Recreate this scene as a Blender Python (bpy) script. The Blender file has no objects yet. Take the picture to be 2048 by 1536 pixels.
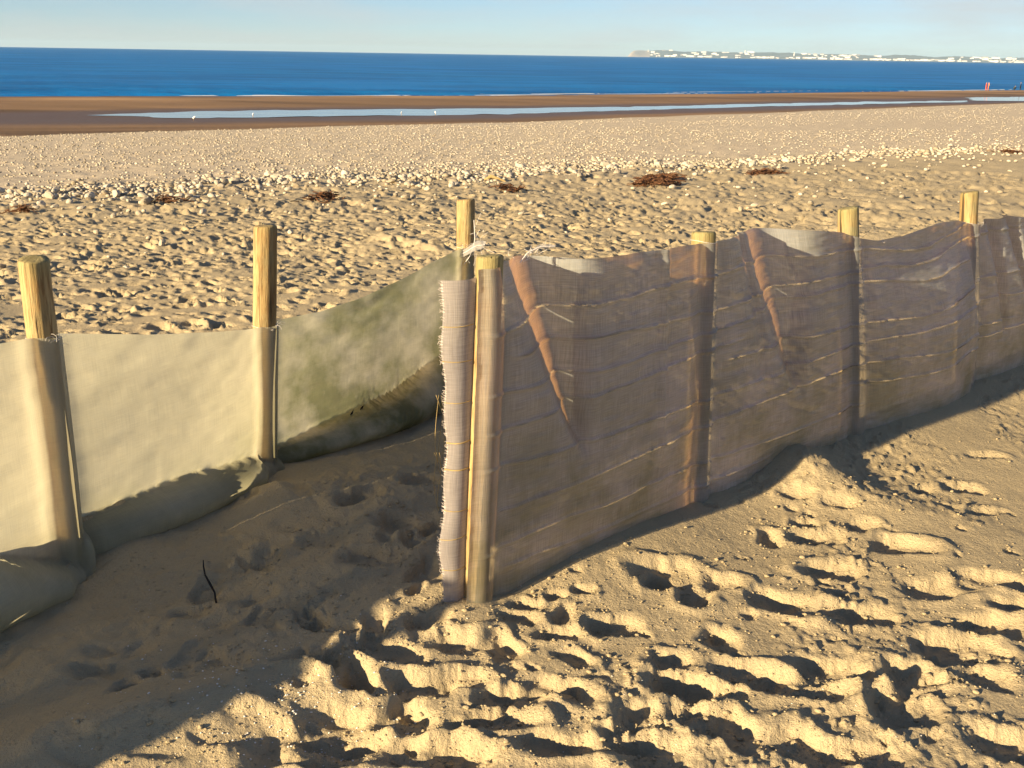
import bpy, bmesh, math, random
import numpy as np
from mathutils import Vector, Matrix

# ------------------------------------------------------------------ camera, sky, sun, exposure
sc = bpy.context.scene
COL = sc.collection
EYE = 1.65
PITCH, ROLL, FPX = math.radians(18.29), math.radians(0.92), 2000.0
SUN_EL, LIGHT_AZ = math.radians(14.5), math.radians(40.2)     # LIGHT_AZ: heading of the light, from +X towards +Y

_f = np.array([0, math.cos(PITCH), -math.sin(PITCH)])
_r = np.array([1.0, 0, 0]); _u = np.cross(_r, _f)
_r = math.cos(ROLL) * _r + math.sin(ROLL) * _u
_u = np.cross(_r, _f)
cd = bpy.data.cameras.new('camera')
cam = bpy.data.objects.new('camera', cd); COL.objects.link(cam)
cd.sensor_fit = 'HORIZONTAL'; cd.sensor_width = 36.0; cd.lens = 36.0 * FPX / 2048.0
cd.clip_start = 0.05; cd.clip_end = 90000.0
m = Matrix.Identity(4)
for i in range(3):
    m[i][0], m[i][1], m[i][2] = _r[i], _u[i], -_f[i]
m[2][3] = EYE
cam.matrix_world = m
sc.camera = cam

world = bpy.data.worlds.new('World'); sc.world = world; world.use_nodes = True
wn = world.node_tree; wn.nodes.clear()
w_out = wn.nodes.new('ShaderNodeOutputWorld'); w_bg = wn.nodes.new('ShaderNodeBackground')
w_sky = wn.nodes.new('ShaderNodeTexSky'); w_sky.sky_type = 'NISHITA'; w_sky.sun_disc = False
w_sky.sun_elevation = SUN_EL
w_sky.sun_rotation = math.atan2(-math.cos(LIGHT_AZ), -math.sin(LIGHT_AZ))
w_sky.altitude = 0; w_sky.air_density = 0.7; w_sky.dust_density = 0.0; w_sky.ozone_density = 4.0
w_bg.inputs['Strength'].default_value = 0.05
# thin high cloud veil
w_tc = wn.nodes.new('ShaderNodeTexCoord'); w_map = wn.nodes.new('ShaderNodeMapping')
w_map.inputs['Scale'].default_value = (2.2, 2.2, 14.0); w_map.inputs['Location'].default_value = (3.1, 0.4, 1.0)
w_no = wn.nodes.new('ShaderNodeTexNoise'); w_no.inputs['Scale'].default_value = 1.6; w_no.inputs['Detail'].default_value = 7; w_no.inputs['Roughness'].default_value = 0.55
w_rp = wn.nodes.new('ShaderNodeMapRange'); w_rp.inputs['From Min'].default_value = 0.42; w_rp.inputs['From Max'].default_value = 0.72
w_rp.inputs['To Min'].default_value = 0.2; w_rp.inputs['To Max'].default_value = 0.9
w_mix = wn.nodes.new('ShaderNodeMixRGB'); w_mix.inputs['Color2'].default_value = (5.0, 5.05, 4.95, 1)
L = wn.links.new
L(w_tc.outputs['Generated'], w_map.inputs['Vector']); L(w_map.outputs['Vector'], w_no.inputs['Vector'])
w_sep = wn.nodes.new('ShaderNodeSeparateXYZ'); w_el = wn.nodes.new('ShaderNodeMapRange'); w_mul = wn.nodes.new('ShaderNodeMath'); w_mul.operation = 'MULTIPLY'
w_el.inputs['From Min'].default_value = 0.06; w_el.inputs['From Max'].default_value = 0.4; w_el.inputs['To Min'].default_value = 1.0; w_el.inputs['To Max'].default_value = 0.2   # thin cloud lies edge-on low down
L(w_tc.outputs['Generated'], w_sep.inputs[0]); L(w_sep.outputs[2], w_el.inputs['Value'])
L(w_no.outputs['Fac'], w_rp.inputs['Value']); L(w_rp.outputs['Result'], w_mul.inputs[0]); L(w_el.outputs['Result'], w_mul.inputs[1]); L(w_mul.outputs[0], w_mix.inputs['Fac'])
L(w_sky.outputs['Color'], w_mix.inputs['Color1']); L(w_mix.outputs['Color'], w_bg.inputs['Color']); L(w_bg.outputs['Background'], w_out.inputs['Surface'])

sd = bpy.data.lights.new('sun', 'SUN'); sd.energy = 5.0; sd.angle = math.radians(0.53); sd.color = (1.0, 0.78, 0.46)
sun = bpy.data.objects.new('sun', sd); COL.objects.link(sun)
LDIR = Vector((math.cos(LIGHT_AZ) * math.cos(SUN_EL), math.sin(LIGHT_AZ) * math.cos(SUN_EL), -math.sin(SUN_EL)))
sun.rotation_euler = LDIR.to_track_quat('-Z', 'Y').to_euler(); sun.location = (-8, -7, 6)

vs = sc.view_settings
vs.view_transform = 'Standard'; vs.look = 'None'; vs.exposure = 1.42; vs.gamma = 1.0; vs.use_curve_mapping = False
cy = sc.cycles
cy.use_denoising = True
try: cy.denoiser = 'OPENIMAGEDENOISE'
except Exception: pass
cy.max_bounces = 8; cy.diffuse_bounces = 3; cy.glossy_bounces = 3; cy.transmission_bounces = 6; cy.transparent_max_bounces = 12; cy.volume_bounces = 0
cy.sample_clamp_indirect = 6.0

rng = np.random.default_rng(11); random.seed(11)

# ------------------------------------------------------------------ survey: image point -> place
def _ray(x, y): return _f + (x - 1024) / FPX * _r - (y - 768) / FPX * _u
def onz(x, y, z=0.0):
    d = _ray(x, y); return np.array([0, 0, EYE]) + d * (z - EYE) / d[2]
def ony(x, y, Y):
    d = _ray(x, y); return np.array([0, 0, EYE]) + d * Y / d[1]
def onwall(x, y, a, b):
    """point of the sight line in the upright plane through plan points a, b"""
    d = _ray(x, y); n = np.array([b[1] - a[1], -(b[0] - a[0])])
    t = (n @ np.array(a[:2])) / (n @ d[:2]); return np.array([0, 0, EYE]) + d * t

# ------------------------------------------------------------------ noise
def _hash(ix, iy, s):
    h = (ix.astype(np.int64) * 374761393 + iy.astype(np.int64) * 668265263 + s * 1274126177) & 0xffffffff
    h = ((h ^ (h >> 13)) * 1274126177) & 0xffffffff
    return ((h ^ (h >> 16)) & 0xffff) / 65535.0
def vnoise(x, y, s=0):
    ix, iy = np.floor(x), np.floor(y); fx, fy = x - ix, y - iy
    ux, uy = fx * fx * fx * (fx * (fx * 6 - 15) + 10), fy * fy * fy * (fy * (fy * 6 - 15) + 10)
    a, b, c, d = _hash(ix, iy, s), _hash(ix + 1, iy, s), _hash(ix, iy + 1, s), _hash(ix + 1, iy + 1, s)
    return (a + (b - a) * ux + (c - a) * uy + (a - b - c + d) * ux * uy) * 2 - 1
def fbm(x, y, sc_, octv=4, s=0, g=0.5):
    t = 0; a = 1.0; x = x * sc_; y = y * sc_
    for o in range(octv):
        t = t + a * vnoise(x, y, s + o * 17); x, y = 1.62 * x + 1.18 * y + 3.1, -1.18 * x + 1.62 * y + 7.7; a *= g
    return t
def sstep(a, b, x):
    t = np.clip((x - a) / (b - a), 0, 1); return t * t * (3 - 2 * t)

# ------------------------------------------------------------------ object helpers
def tag(o, label=None, cat=None, group=None, kind=None):
    if label: o['label'] = label
    if cat: o['category'] = cat
    if group: o['group'] = group
    if kind: o['kind'] = kind
    return o
def link(name, me, mat=None, parent=None):
    o = bpy.data.objects.new(name, me); COL.objects.link(o)
    if mat and not me.materials: me.materials.append(mat)
    if parent: o.parent = parent
    return o
def mesh_np(name, V, Fq, smooth=True, attrs=None, cols=None):
    me = bpy.data.meshes.new(name); V = np.asarray(V, np.float32); Fq = np.asarray(Fq, np.int32)
    k = Fq.shape[1]
    me.vertices.add(len(V)); me.vertices.foreach_set('co', V.ravel())
    me.loops.add(Fq.size); me.loops.foreach_set('vertex_index', Fq.ravel())
    me.polygons.add(len(Fq)); me.polygons.foreach_set('loop_start', np.arange(0, Fq.size, k, dtype=np.int32))
    if smooth: me.polygons.foreach_set('use_smooth', np.ones(len(Fq), bool))
    for n, a in (attrs or {}).items():
        at = me.attributes.new(n, 'FLOAT', 'POINT'); at.data.foreach_set('value', np.asarray(a, np.float32).ravel())
    for n, a in (cols or {}).items():
        at = me.attributes.new(n, 'FLOAT_COLOR', 'POINT'); at.data.foreach_set('color', np.asarray(a, np.float32).ravel())
    me.update(calc_edges=True); me.validate()
    return me
def grid_faces(nr, nc, close=False):
    i = np.arange(nr - 1)[:, None]; j = np.arange(nc if close else nc - 1)[None, :]; j2 = (j + 1) % nc
    return np.stack(np.broadcast_arrays(i * nc + j, i * nc + j2, (i + 1) * nc + j2, (i + 1) * nc + j), -1).reshape(-1, 4)

def tube_arrays(P, R, k=6):
    P = np.asarray(P, float); n = len(P); R = np.broadcast_to(np.asarray(R, float), (n,))
    T = np.gradient(P, axis=0); T /= np.linalg.norm(T, axis=1)[:, None] + 1e-9
    up = np.array([0.31, 0.17, 0.93]); A = np.cross(T, up); A /= np.linalg.norm(A, axis=1)[:, None] + 1e-9; B = np.cross(T, A)
    th = np.arange(k) * 2 * math.pi / k
    V = P[:, None] + R[:, None, None] * (np.cos(th)[None, :, None] * A[:, None] + np.sin(th)[None, :, None] * B[:, None])
    return V.reshape(-1, 3), grid_faces(n, k, True)
class MB:
    def __init__(s): s.V = []; s.F = []; s.n = 0
    def add(s, V, F):
        s.V.append(np.asarray(V, float)); s.F.append(np.asarray(F) + s.n); s.n += len(V)
    def tube(s, P, R, k=5): s.add(*tube_arrays(P, R, k))
    def mesh(s, name, smooth=True): return mesh_np(name, np.vstack(s.V), np.vstack(s.F), smooth)

# ------------------------------------------------------------------ material helpers
def new_mat(name):
    mt = bpy.data.materials.new(name); mt.use_nodes = True; nt = mt.node_tree; nt.nodes.clear()
    out = nt.nodes.new('ShaderNodeOutputMaterial')
    return mt, nt, out
def N(nt, t, **kw):
    n = nt.nodes.new(t)
    for k, v in kw.items():
        if k in n.inputs.keys(): n.inputs[k].default_value = v
        else: setattr(n, k, v)
    return n
def noise(nt, vec, scale, detail=4, rough=0.55):
    n = N(nt, 'ShaderNodeTexNoise', Scale=scale, Detail=detail, Roughness=rough)
    if vec is not None: nt.links.new(vec, n.inputs['Vector'])
    return n.outputs['Fac']
def mapr(nt, v, a, b, c=0.0, d=1.0):
    n = N(nt, 'ShaderNodeMapRange'); nt.links.new(v, n.inputs['Value'])
    n.inputs['From Min'].default_value = a; n.inputs['From Max'].default_value = b; n.inputs['To Min'].default_value = c; n.inputs['To Max'].default_value = d
    return n.outputs['Result']
def mixc(nt, fac, a, b, mode='MIX'):
    n = N(nt, 'ShaderNodeMixRGB', blend_type=mode)
    for k, v in (('Fac', fac), ('Color1', a), ('Color2', b)):
        if hasattr(v, 'is_linked') or isinstance(v, bpy.types.NodeSocket): nt.links.new(v, n.inputs[k])
        elif k == 'Fac': n.inputs[k].default_value = v
        else: n.inputs[k].default_value = (*v, 1)
    return n.outputs['Color']
def math_(nt, op, a, b=None):
    n = N(nt, 'ShaderNodeMath', operation=op)
    for k, v in ((0, a), (1, b)):
        if v is None: continue
        if isinstance(v, bpy.types.NodeSocket): nt.links.new(v, n.inputs[k])
        else: n.inputs[k].default_value = v
    return n.outputs[0]
def coord(nt, which='Object', scale=(1, 1, 1)):
    t = N(nt, 'ShaderNodeTexCoord'); mp = N(nt, 'ShaderNodeMapping'); mp.inputs['Scale'].default_value = scale
    nt.links.new(t.outputs[which], mp.inputs['Vector']); return mp.outputs['Vector']
def attr(nt, name, out='Fac'):
    return N(nt, 'ShaderNodeAttribute', attribute_name=name).outputs[out]
def bump(nt, h, strength=0.5, dist=0.01, prev=None):
    b = N(nt, 'ShaderNodeBump', Strength=strength, Distance=dist); nt.links.new(h, b.inputs['Height'])
    if prev is not None: nt.links.new(prev, b.inputs['Normal'])
    return b.outputs['Normal']
def principled(nt, out, col, rough=0.8, nrm=None, **kw):
    p = N(nt, 'ShaderNodeBsdfPrincipled')
    if isinstance(col, bpy.types.NodeSocket): nt.links.new(col, p.inputs['Base Color'])
    else: p.inputs['Base Color'].default_value = (*col, 1)
    if isinstance(rough, bpy.types.NodeSocket): nt.links.new(rough, p.inputs['Roughness'])
    else: p.inputs['Roughness'].default_value = rough
    if nrm is not None: nt.links.new(nrm, p.inputs['Normal'])
    for k, v in kw.items(): p.inputs[k.replace('_', ' ')].default_value = v
    nt.links.new(p.outputs[0], out.inputs['Surface'])
    return p
def simple(name, col, rough=0.8, var=0.15, scale=20, bmp=0.3, spec=0.3):
    mt, nt, out = new_mat(name); v = coord(nt)
    f = noise(nt, v, scale, 5)
    c = mixc(nt, mapr(nt, f, 0.3, 0.7), tuple(x * (1 - var) for x in col), tuple(min(1, x * (1 + var)) for x in col))
    p = principled(nt, out, c, rough, bump(nt, f, bmp, 0.01)); p.inputs['Specular IOR Level'].default_value = spec
    return mt

def mat_sand():
    mt, nt, out = new_mat('sand'); v = coord(nt)
    base = attr(nt, 'tint', 'Color'); wet = attr(nt, 'wet')
    big = noise(nt, v, 0.9, 6); grain = noise(nt, v, 260, 3, 0.7); mid = noise(nt, v, 28, 6, 0.65); fine = noise(nt, v, 95, 4, 0.7)
    c = mixc(nt, mapr(nt, big, 0.3, 0.7, 0, 0.35), base, (0.88, 0.86, 0.82), 'MULTIPLY')
    c = mixc(nt, mapr(nt, grain, 0.25, 0.75, 0, 1), c, mixc(nt, 1.0, c, (1.16, 1.14, 1.10), 'MULTIPLY'))
    c = mixc(nt, mapr(nt, fine, 0.62, 0.75, 0, 0.35), c, mixc(nt, 1.0, c, (0.62, 0.58, 0.55), 'MULTIPLY'))
    n1 = bump(nt, mid, 0.55, 0.02); n2 = bump(nt, fine, 0.8, 0.011, n1); n3 = bump(nt, grain, 0.7, 0.004, n2)
    p = principled(nt, out, c, mapr(nt, wet, 0, 1, 0.95, 0.5), n3); p.inputs['Specular IOR Level'].default_value = 0.15
    return mt
def mat_wood(name, green=0.0, warm=1.0):
    mt, nt, out = new_mat(name)
    v = coord(nt, 'Object', (1, 1, 0.07)); vv = coord(nt, 'Object', (1, 1, 0.03)); iso = coord(nt)
    inf = N(nt, 'ShaderNodeObjectInfo').outputs['Random']
    ov = N(nt, 'ShaderNodeVectorMath', operation='ADD'); nt.links.new(v, ov.inputs[0]); nt.links.new(inf, ov.inputs[1])
    g1 = noise(nt, ov.outputs[0], 120, 6, 0.65); g2 = noise(nt, ov.outputs[0], 22, 4, 0.6); cr = noise(nt, vv, 34, 3, 0.5); blot = noise(nt, iso, 9, 4)
    c = mixc(nt, mapr(nt, g2, 0.35, 0.65), (0.31, 0.205, 0.08), (0.48, 0.36, 0.18))
    c = mixc(nt, mapr(nt, g1, 0.47, 0.62, 0, 0.85), c, (0.19, 0.105, 0.04))
    c = mixc(nt, mapr(nt, blot, 0.5, 0.75, 0, 0.6 + green), c, (0.25, 0.235, 0.13))
    crack = mapr(nt, cr, 0.615, 0.64)
    c = mixc(nt, crack, c, (0.07, 0.045, 0.025))
    sep = N(nt, 'ShaderNodeSeparateXYZ'); nt.links.new(N(nt, 'ShaderNodeTexCoord').outputs['Object'], sep.inputs[0])
    top = mapr(nt, sep.outputs[2], 0.98, 1.06, 0, 0.55)
    c = mixc(nt, top, c, (0.24, 0.24, 0.11))
    h = math_(nt, 'SUBTRACT', g1, math_(nt, 'MULTIPLY', crack, 2.0))
    p = principled(nt, out, c, 0.75, bump(nt, h, 0.8, 0.008)); p.inputs['Specular IOR Level'].default_value = 0.25
    return mt
def mat_cloth(name, dif, trl, opens, rough, tone2, streak=False, trmix=0.5):
    """woven cloth: open holes (transparent), thin threads (translucent) and their surface (diffuse, a little gloss)"""
    mt, nt, out = new_mat(name); uvn = N(nt, 'ShaderNodeUVMap').outputs['UV']; iso = coord(nt)
    mp = N(nt, 'ShaderNodeMapping'); nt.links.new(uvn, mp.inputs['Vector']); mp.inputs['Scale'].default_value = (14, 380, 1)
    mp2 = N(nt, 'ShaderNodeMapping'); nt.links.new(uvn, mp2.inputs['Vector']); mp2.inputs['Scale'].default_value = (380, 10, 1)
    weft = noise(nt, mp.outputs[0], 1.0, 2, .4); warp = noise(nt, mp2.outputs[0], 1.0, 2, .4)
    blot = noise(nt, iso, 4.5, 6, 0.6); fine = noise(nt, iso, 40, 4)
    tone2_amt = attr(nt, 'tone2_amt'); op = attr(nt, 'open'); lin = attr(nt, 'crease')
    tex = math_(nt, 'ADD', math_(nt, 'MULTIPLY', weft, 0.5), math_(nt, 'MULTIPLY', warp, 0.5))
    tone2_fac = math_(nt, 'MULTIPLY', mapr(nt, blot, 0.34, 0.62), tone2_amt)  # second tone in cloudy patches, by the amount set on each sheet
    k = mapr(nt, tex, 0.36, 0.64, 0.80 if streak else 0.92, 1.18 if streak else 1.07)
    def tone(c, c2):
        x = mixc(nt, tone2_fac, c, c2); x = mixc(nt, mapr(nt, fine, 0.35, 0.7, 0, 0.14), x, tuple(q * 0.7 for q in c))
        kk = N(nt, 'ShaderNodeCombineXYZ')
        for i in range(3): nt.links.new(k, kk.inputs[i])
        return mixc(nt, 1.0, x, kk.outputs[0], 'MULTIPLY')
    d = N(nt, 'ShaderNodeBsdfPrincipled', Roughness=rough); nt.links.new(tone(dif, tone2[0]), d.inputs['Base Color']); d.inputs['Specular IOR Level'].default_value = 0.35 if streak else 0.2
    t = N(nt, 'ShaderNodeBsdfTranslucent'); nt.links.new(tone(trl, tone2[1]), t.inputs['Color'])
    tr = N(nt, 'ShaderNodeBsdfTransparent')
    nb = bump(nt, tex, 0.5, 0.003); nt.links.new(nb, d.inputs['Normal'])
    m1 = N(nt, 'ShaderNodeMixShader'); m1.inputs[0].default_value = trmix
    nt.links.new(d.outputs[0], m1.inputs[1]); nt.links.new(t.outputs[0], m1.inputs[2])
    m2 = N(nt, 'ShaderNodeMixShader')
    o = math_(nt, 'MULTIPLY', mapr(nt, tex, 0.3, 0.7, 0.7, 1.3), op)
    if streak: o = math_(nt, 'MAXIMUM', o, math_(nt, 'MULTIPLY', lin, 0.6))
    nt.links.new(o, m2.inputs[0]); nt.links.new(m1.outputs[0], m2.inputs[1]); nt.links.new(tr.outputs[0], m2.inputs[2])
    nt.links.new(m2.outputs[0], out.inputs['Surface'])
    return mt
def mat_water(name, col, rough, spec, wscale, wdist, stretch=(1, 1, 1)):
    mt, nt, out = new_mat(name); v = coord(nt, 'Object', stretch)
    n1 = noise(nt, v, wscale, 4, 0.6); n2 = noise(nt, v, wscale * 0.13, 3, 0.5)
    h = math_(nt, 'ADD', n1, math_(nt, 'MULTIPLY', n2, 3.0))
    patch = noise(nt, v, wscale * 0.012, 6, 0.65); pat2 = noise(nt, v, wscale * 0.11, 5, 0.7)
    c = mixc(nt, mapr(nt, patch, 0.35, 0.65, 0, 0.5), col, (col[0] * 0.9, col[1] * 1.02, col[2] * 0.72))
    c = mixc(nt, mapr(nt, pat2, 0.42, 0.60, 0, 0.9), c, tuple(x * 0.62 for x in col))
    p = principled(nt, out, c, rough, bump(nt, h, 1.0, wdist)); p.inputs['Specular IOR Level'].default_value = spec; p.inputs['IOR'].default_value = 1.33
    return mt
M_SAND = mat_sand()
M_WOOD = mat_wood('post_wood'); M_WOOD_G = mat_wood('post_wood_green', 0.3)
M_CREAM = mat_cloth('cream_cloth', (0.62, 0.595, 0.465), (0.76, 0.715, 0.525), 0.2, 0.9, ((0.22, 0.235, 0.14), (0.31, 0.325, 0.17)), trmix=0.56)
M_NET = mat_cloth('brown_netting', (0.345, 0.365, 0.375), (0.95, 0.50, 0.22), 0.2, 0.42, ((0.24, 0.23, 0.165), (0.44, 0.30, 0.14)), True, 0.25)
M_NET_SUNLIT = mat_cloth('sunlit_netting', (0.50, 0.455, 0.45), (0.5, 0.38, 0.30), 0.2, 0.42, ((0.4, 0.36, 0.3), (0.4, 0.30, 0.2)), True)  # same netting as the panels, sunlight on its loose end put into a lighter colour
M_THREAD = simple('white_thread', (0.72, 0.68, 0.66), 0.4, 0.1, 80, 0.1, 0.5)
M_NETTHREAD = simple('net_thread', (0.62, 0.55, 0.50), 0.4, 0.15, 80, 0.1, 0.5)
def mat_stone():
    mt, nt, out = new_mat('chalk_stone'); v = coord(nt); geo = N(nt, 'ShaderNodeNewGeometry')
    isl = geo.outputs['Random Per Island']; inf = N(nt, 'ShaderNodeObjectInfo').outputs['Random']
    r_ = math_(nt, 'FRACT', math_(nt, 'ADD', isl, math_(nt, 'MULTIPLY', inf, 7.3))); f = noise(nt, v, 14, 5)
    c = mixc(nt, r_, (0.30, 0.25, 0.18), (0.56, 0.51, 0.43)); c = mixc(nt, mapr(nt, f, 0.35, 0.7, 0, 0.4), c, (0.27, 0.23, 0.17))
    p = principled(nt, out, c, 0.9, bump(nt, f, 0.5, 0.01)); p.inputs['Specular IOR Level'].default_value = 0.2; return mt
M_STONE = mat_stone()
M_WEED = simple('seaweed', (0.12, 0.055, 0.025), 0.6, 0.5, 14, 0.4, 0.3)
M_STRAW = simple('dry_straw', (0.42, 0.31, 0.14), 0.8, 0.25, 30, 0.2, 0.2)
M_TWIG = simple('dark_twig', (0.02, 0.016, 0.013), 0.7, 0.3, 40, 0.4, 0.3)
M_SHELL = simple('shell_white', (0.74, 0.71, 0.66), 0.6, 0.12, 30, 0.3, 0.4)
M_SEA = mat_water('sea_water', (0.008, 0.185, 0.55), 0.45, 0.14, 0.5, 0.35, (0.35, 1, 1))
M_POOL = mat_water('pool_water', (0.16, 0.2, 0.22), 0.06, 0.5, 0.8, 0.02, (0.3, 1, 1))
M_FOAM = simple('sea_foam', (0.78, 0.80, 0.82), 0.7, 0.1, 3, 0.4, 0.3)
M_HILL = simple('far_hill', (0.12, 0.135, 0.15), 0.95, 0.4, 0.004, 0.0, 0.1)
M_CLIFF = simple('chalk_cliff', (0.5, 0.42, 0.36), 0.95, 0.2, 0.02, 0.0, 0.1)
M_BLD = simple('far_building', (0.78, 0.75, 0.72), 0.9, 0.12, 0.02, 0.0, 0.1)
M_ROOF = simple('far_roof', (0.30, 0.24, 0.22), 0.9, 0.2, 0.02, 0.0, 0.1)
M_BIRD = simple('gull_white', (0.8, 0.8, 0.8), 0.8, 0.05, 10, 0.1, 0.2)
M_BIRDG = simple('gull_grey', (0.22, 0.24, 0.27), 0.8, 0.1, 10, 0.1, 0.2)

# ------------------------------------------------------------------ fence lines in plan
RP = 0.044
POSTS = {   # base (plan), top (place)
    'L1': (onz(140, 1150), (68, 517)), 'L2': (onz(527, 938), (530, 452)), 'B': (np.array([-0.245, 4.83, 0.0]), (931, 399)),
    'C': (onz(950, 1222), (979, 512)), 'R1': (onz(1388, 1015), (1408, 464)), 'R2': (onz(1697, 880), (1697, 416)), 'R3': (onz(1915, 800, -0.07) * np.array([1, 1, 0]), (1940, 384))}
POST3 = {k: (b, ony(*t, b[1])) for k, (b, t) in POSTS.items()}
def extra(x, y, lean=(0, 0), h=1.04): return (np.array([x, y, 0.0]), np.array([x + lean[0], y + lean[1], h]))
POST3['L0'] = extra(-1.96, 2.06); POST3['La'] = extra(-2.40, 1.26); POST3['Lb'] = extra(-2.88, 0.42); POST3['Lc'] = extra(-4.34, -0.58); POST3['Ld'] = extra(-5.55, -1.2)
POST3['R4'] = extra(3.28, 5.86, (-0.06, 0))
LEFT = ['Ld', 'Lc', 'Lb', 'La', 'L0', 'L1', 'L2', 'B']; RIGHT = ['C', 'R1', 'R2', 'R3', 'R4']

# ------------------------------------------------------------------ the beach
def lines(pts, z): 
    q = np.array([onz(x, y, z)[:2] for x, y in pts]); return np.arctan2(q[:, 0], q[:, 1]), 1.0 / np.hypot(q[:, 0], q[:, 1])
LN = {'big': lines([(0, 395), (500, 368), (1024, 350), (1500, 328), (2048, 300)], -0.35),
      'shing': lines([(0, 273), (500, 258), (1024, 245), (1500, 228), (2048, 206)], -3.2),
      'pn': lines([(0, 240), (420, 238), (800, 232), (1024, 228), (1430, 215), (2048, 203)], -4.1),
      'pf': lines([(0, 229), (550, 219), (1024, 215), (1430, 209), (2048, 194)], -4.1),
      'shore': lines([(0, 193), (500, 192.5), (1024, 191), (1500, 187), (2048, 180)], -4.42)}
def rline(k, th): t, q = LN[k]; return 1.0 / np.interp(th, t, q)

def rows(a, b, k): n = int(math.log(b / a) / k); return a * np.exp(np.arange(n) * math.log(b / a) / n)
R = np.concatenate([rows(0.7, 12, 0.0041), rows(12, 30, 0.0065), rows(30, 320, 0.012), rows(320, 6000, 0.12), [6000.0]])
va = math.radians(30.5)
TH = np.concatenate([np.linspace(-va, va, 530)[:-1], np.linspace(va, math.radians(62), 85)[:-1],
                     np.linspace(math.radians(62), 2 * math.pi - math.radians(62), 90)[:-1], np.linspace(-math.radians(62), -va, 85)[:-1]])
THs = (TH + math.pi) % (2 * math.pi) - math.pi
def base_height(r, th):
    w = 1 - sstep(math.radians(80), math.radians(125), np.abs(th))
    rb, rs, pn, pf, sh = (rline(k, th) for k in ('big', 'shing', 'pn', 'pf', 'shore'))
    pn = np.maximum(pn, rs * 1.04); pf = np.maximum(pf, pn + 2)
    kn = [0 * rb, 0 * rb + 6.5, rb, rs, pn, pf, pf + (sh - pf) * 0.45, sh, sh + 60, 0 * rb + 7000]
    zz = [0.0, 0.0, -0.35, -3.2, -4.12, -4.12, -3.98, -4.42, -7.0, -60.0]
    z = np.zeros_like(r)
    for i in range(len(kn) - 1):
        t = (r - kn[i]) / np.maximum(kn[i + 1] - kn[i], 1e-3); msk = (t >= 0) & (t < 1)
        z = np.where(msk, zz[i] + (zz[i + 1] - zz[i]) * t, z)
    return z * w
rr, tt = np.meshgrid(R, THs, indexing='ij')
X, Y = rr * np.sin(tt), rr * np.cos(tt)
Z = base_height(rr, tt)
nearw = 1 - sstep(14, 24, rr)
# gentle mounds
Z += nearw * (0.028 * fbm(X, Y, 0.7, 2, 5) + 0.005 * fbm(X, Y, 3.2, 3, 9))
def blob(x, y, h, sx, sy=None, ang=0.0):
    global Z
    sy = sy or sx; dx, dy = X - x, Y - y; c, s = math.cos(ang), math.sin(ang)
    Z += h * np.exp(-((c * dx + s * dy) / sx) ** 2 - ((-s * dx + c * dy) / sy) ** 2)
def side_of(names, flip=1):
    """signed distance to a fence line (positive on the sea side) and place along it"""
    best = np.full(X.shape, 1e9); sg = np.zeros(X.shape); al = np.zeros(X.shape)
    for i in range(len(names) - 1):
        a, b = POST3[names[i]][0][:2], POST3[names[i + 1]][0][:2]; d = b - a; Ld = np.hypot(*d); d = d / Ld
        s = np.clip((X - a[0]) * d[0] + (Y - a[1]) * d[1], 0, Ld); px, py = X - a[0] - s * d[0], Y - a[1] - s * d[1]
        dist = np.hypot(px, py); sd_ = np.sign(-d[1] * px + d[0] * py) * dist; k = dist < best
        best = np.where(k, dist, best); sg = np.where(k, sd_, sg); al = np.where(k, i + s / Ld, al)
    return sg * flip, al
sgL, alL = side_of(LEFT)
# blown sand banked against the back of the cream cloth
bank = np.interp(alL, [0, 4.2, 4.8, 5.0, 5.3, 5.75, 6.0, 6.4, 7.0], [0.10, 0.27, 0.27, 0.20, 0.21, 0.15, 0.11, 0.12, 0.36])
bagw = np.interp(alL, [0, 4, 4.55, 4.9, 5.0, 5.12, 5.5, 5.85, 6.0, 6.12, 6.5, 7.0], [.1, .12, .20, .13, .03, .08, .14, .11, .02, .10, .15, .05])
BAGL = ([0, 4, 4.7, 5.0, 5.05, 5.5, 5.9, 6.0, 6.1, 6.6, 7.0], [.2, .22, .22, .05, .15, .165, .10, .03, .06, .13, .33])
fr_ = alL - np.floor(alL); gL = sgL + (RP * 1.08 + 0.006 - (0.085 - 0.065 * sstep(0.1, 0.95, fr_))) - 0.022 * (alL > 6) - 0.006   # 0 at the hanging cloth
lvlg = np.interp(alL, *BAGL); dd_ = np.clip((-gL) * 1.22 + 0.012, 0, 9) / np.maximum(0.85 * bagw, .01)
fill = np.where(dd_ < 1, lvlg - (lvlg - 0.085) * dd_ ** 2 - 0.02, 0.0) * (1 - sstep(0.97, 1.0, dd_))
behind = lvlg - 0.02 + (np.maximum(bank, lvlg) - lvlg + 0.02) * sstep(0.03, 0.14, gL)
Z += np.where(rr < 12, np.where(gL < 0, np.maximum(fill, 0), behind * np.exp(-np.maximum(sgL, 0) / 0.9)), 0)
sgR, alR = side_of(RIGHT)
Z += np.where(rr < 12, 0.05 * np.exp(-(sgR / 0.22) ** 2) * sstep(0.05, 0.4, alR), 0)
blob(*onz(1600, 955)[:2], 0.075, 0.16, 0.22, 0.6); blob(*onz(1700, 1000)[:2], 0.03, 0.35, 0.15, -0.5)
blob(*onz(770, 990)[:2], 0.05, 0.25); blob(*onz(560, 1010)[:2], 0.05, 0.16); blob(*onz(250, 1110)[:2], 0.04, 0.15)
for bx_, by_, bh_ in ((770, 462, .06), (795, 470, .07), (830, 475, .05), (860, 482, .05), (745, 480, .04), (900, 470, .04), (1260, 500, .04)): blob(*onz(bx_, by_)[:2], bh_, .14, .18)
blob(*onz(230, 1475)[:2], 0.06, 0.40, 0.13, 0.5); blob(*onz(560, 1380)[:2], 0.03, 0.2, 0.1, 0.5)
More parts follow.
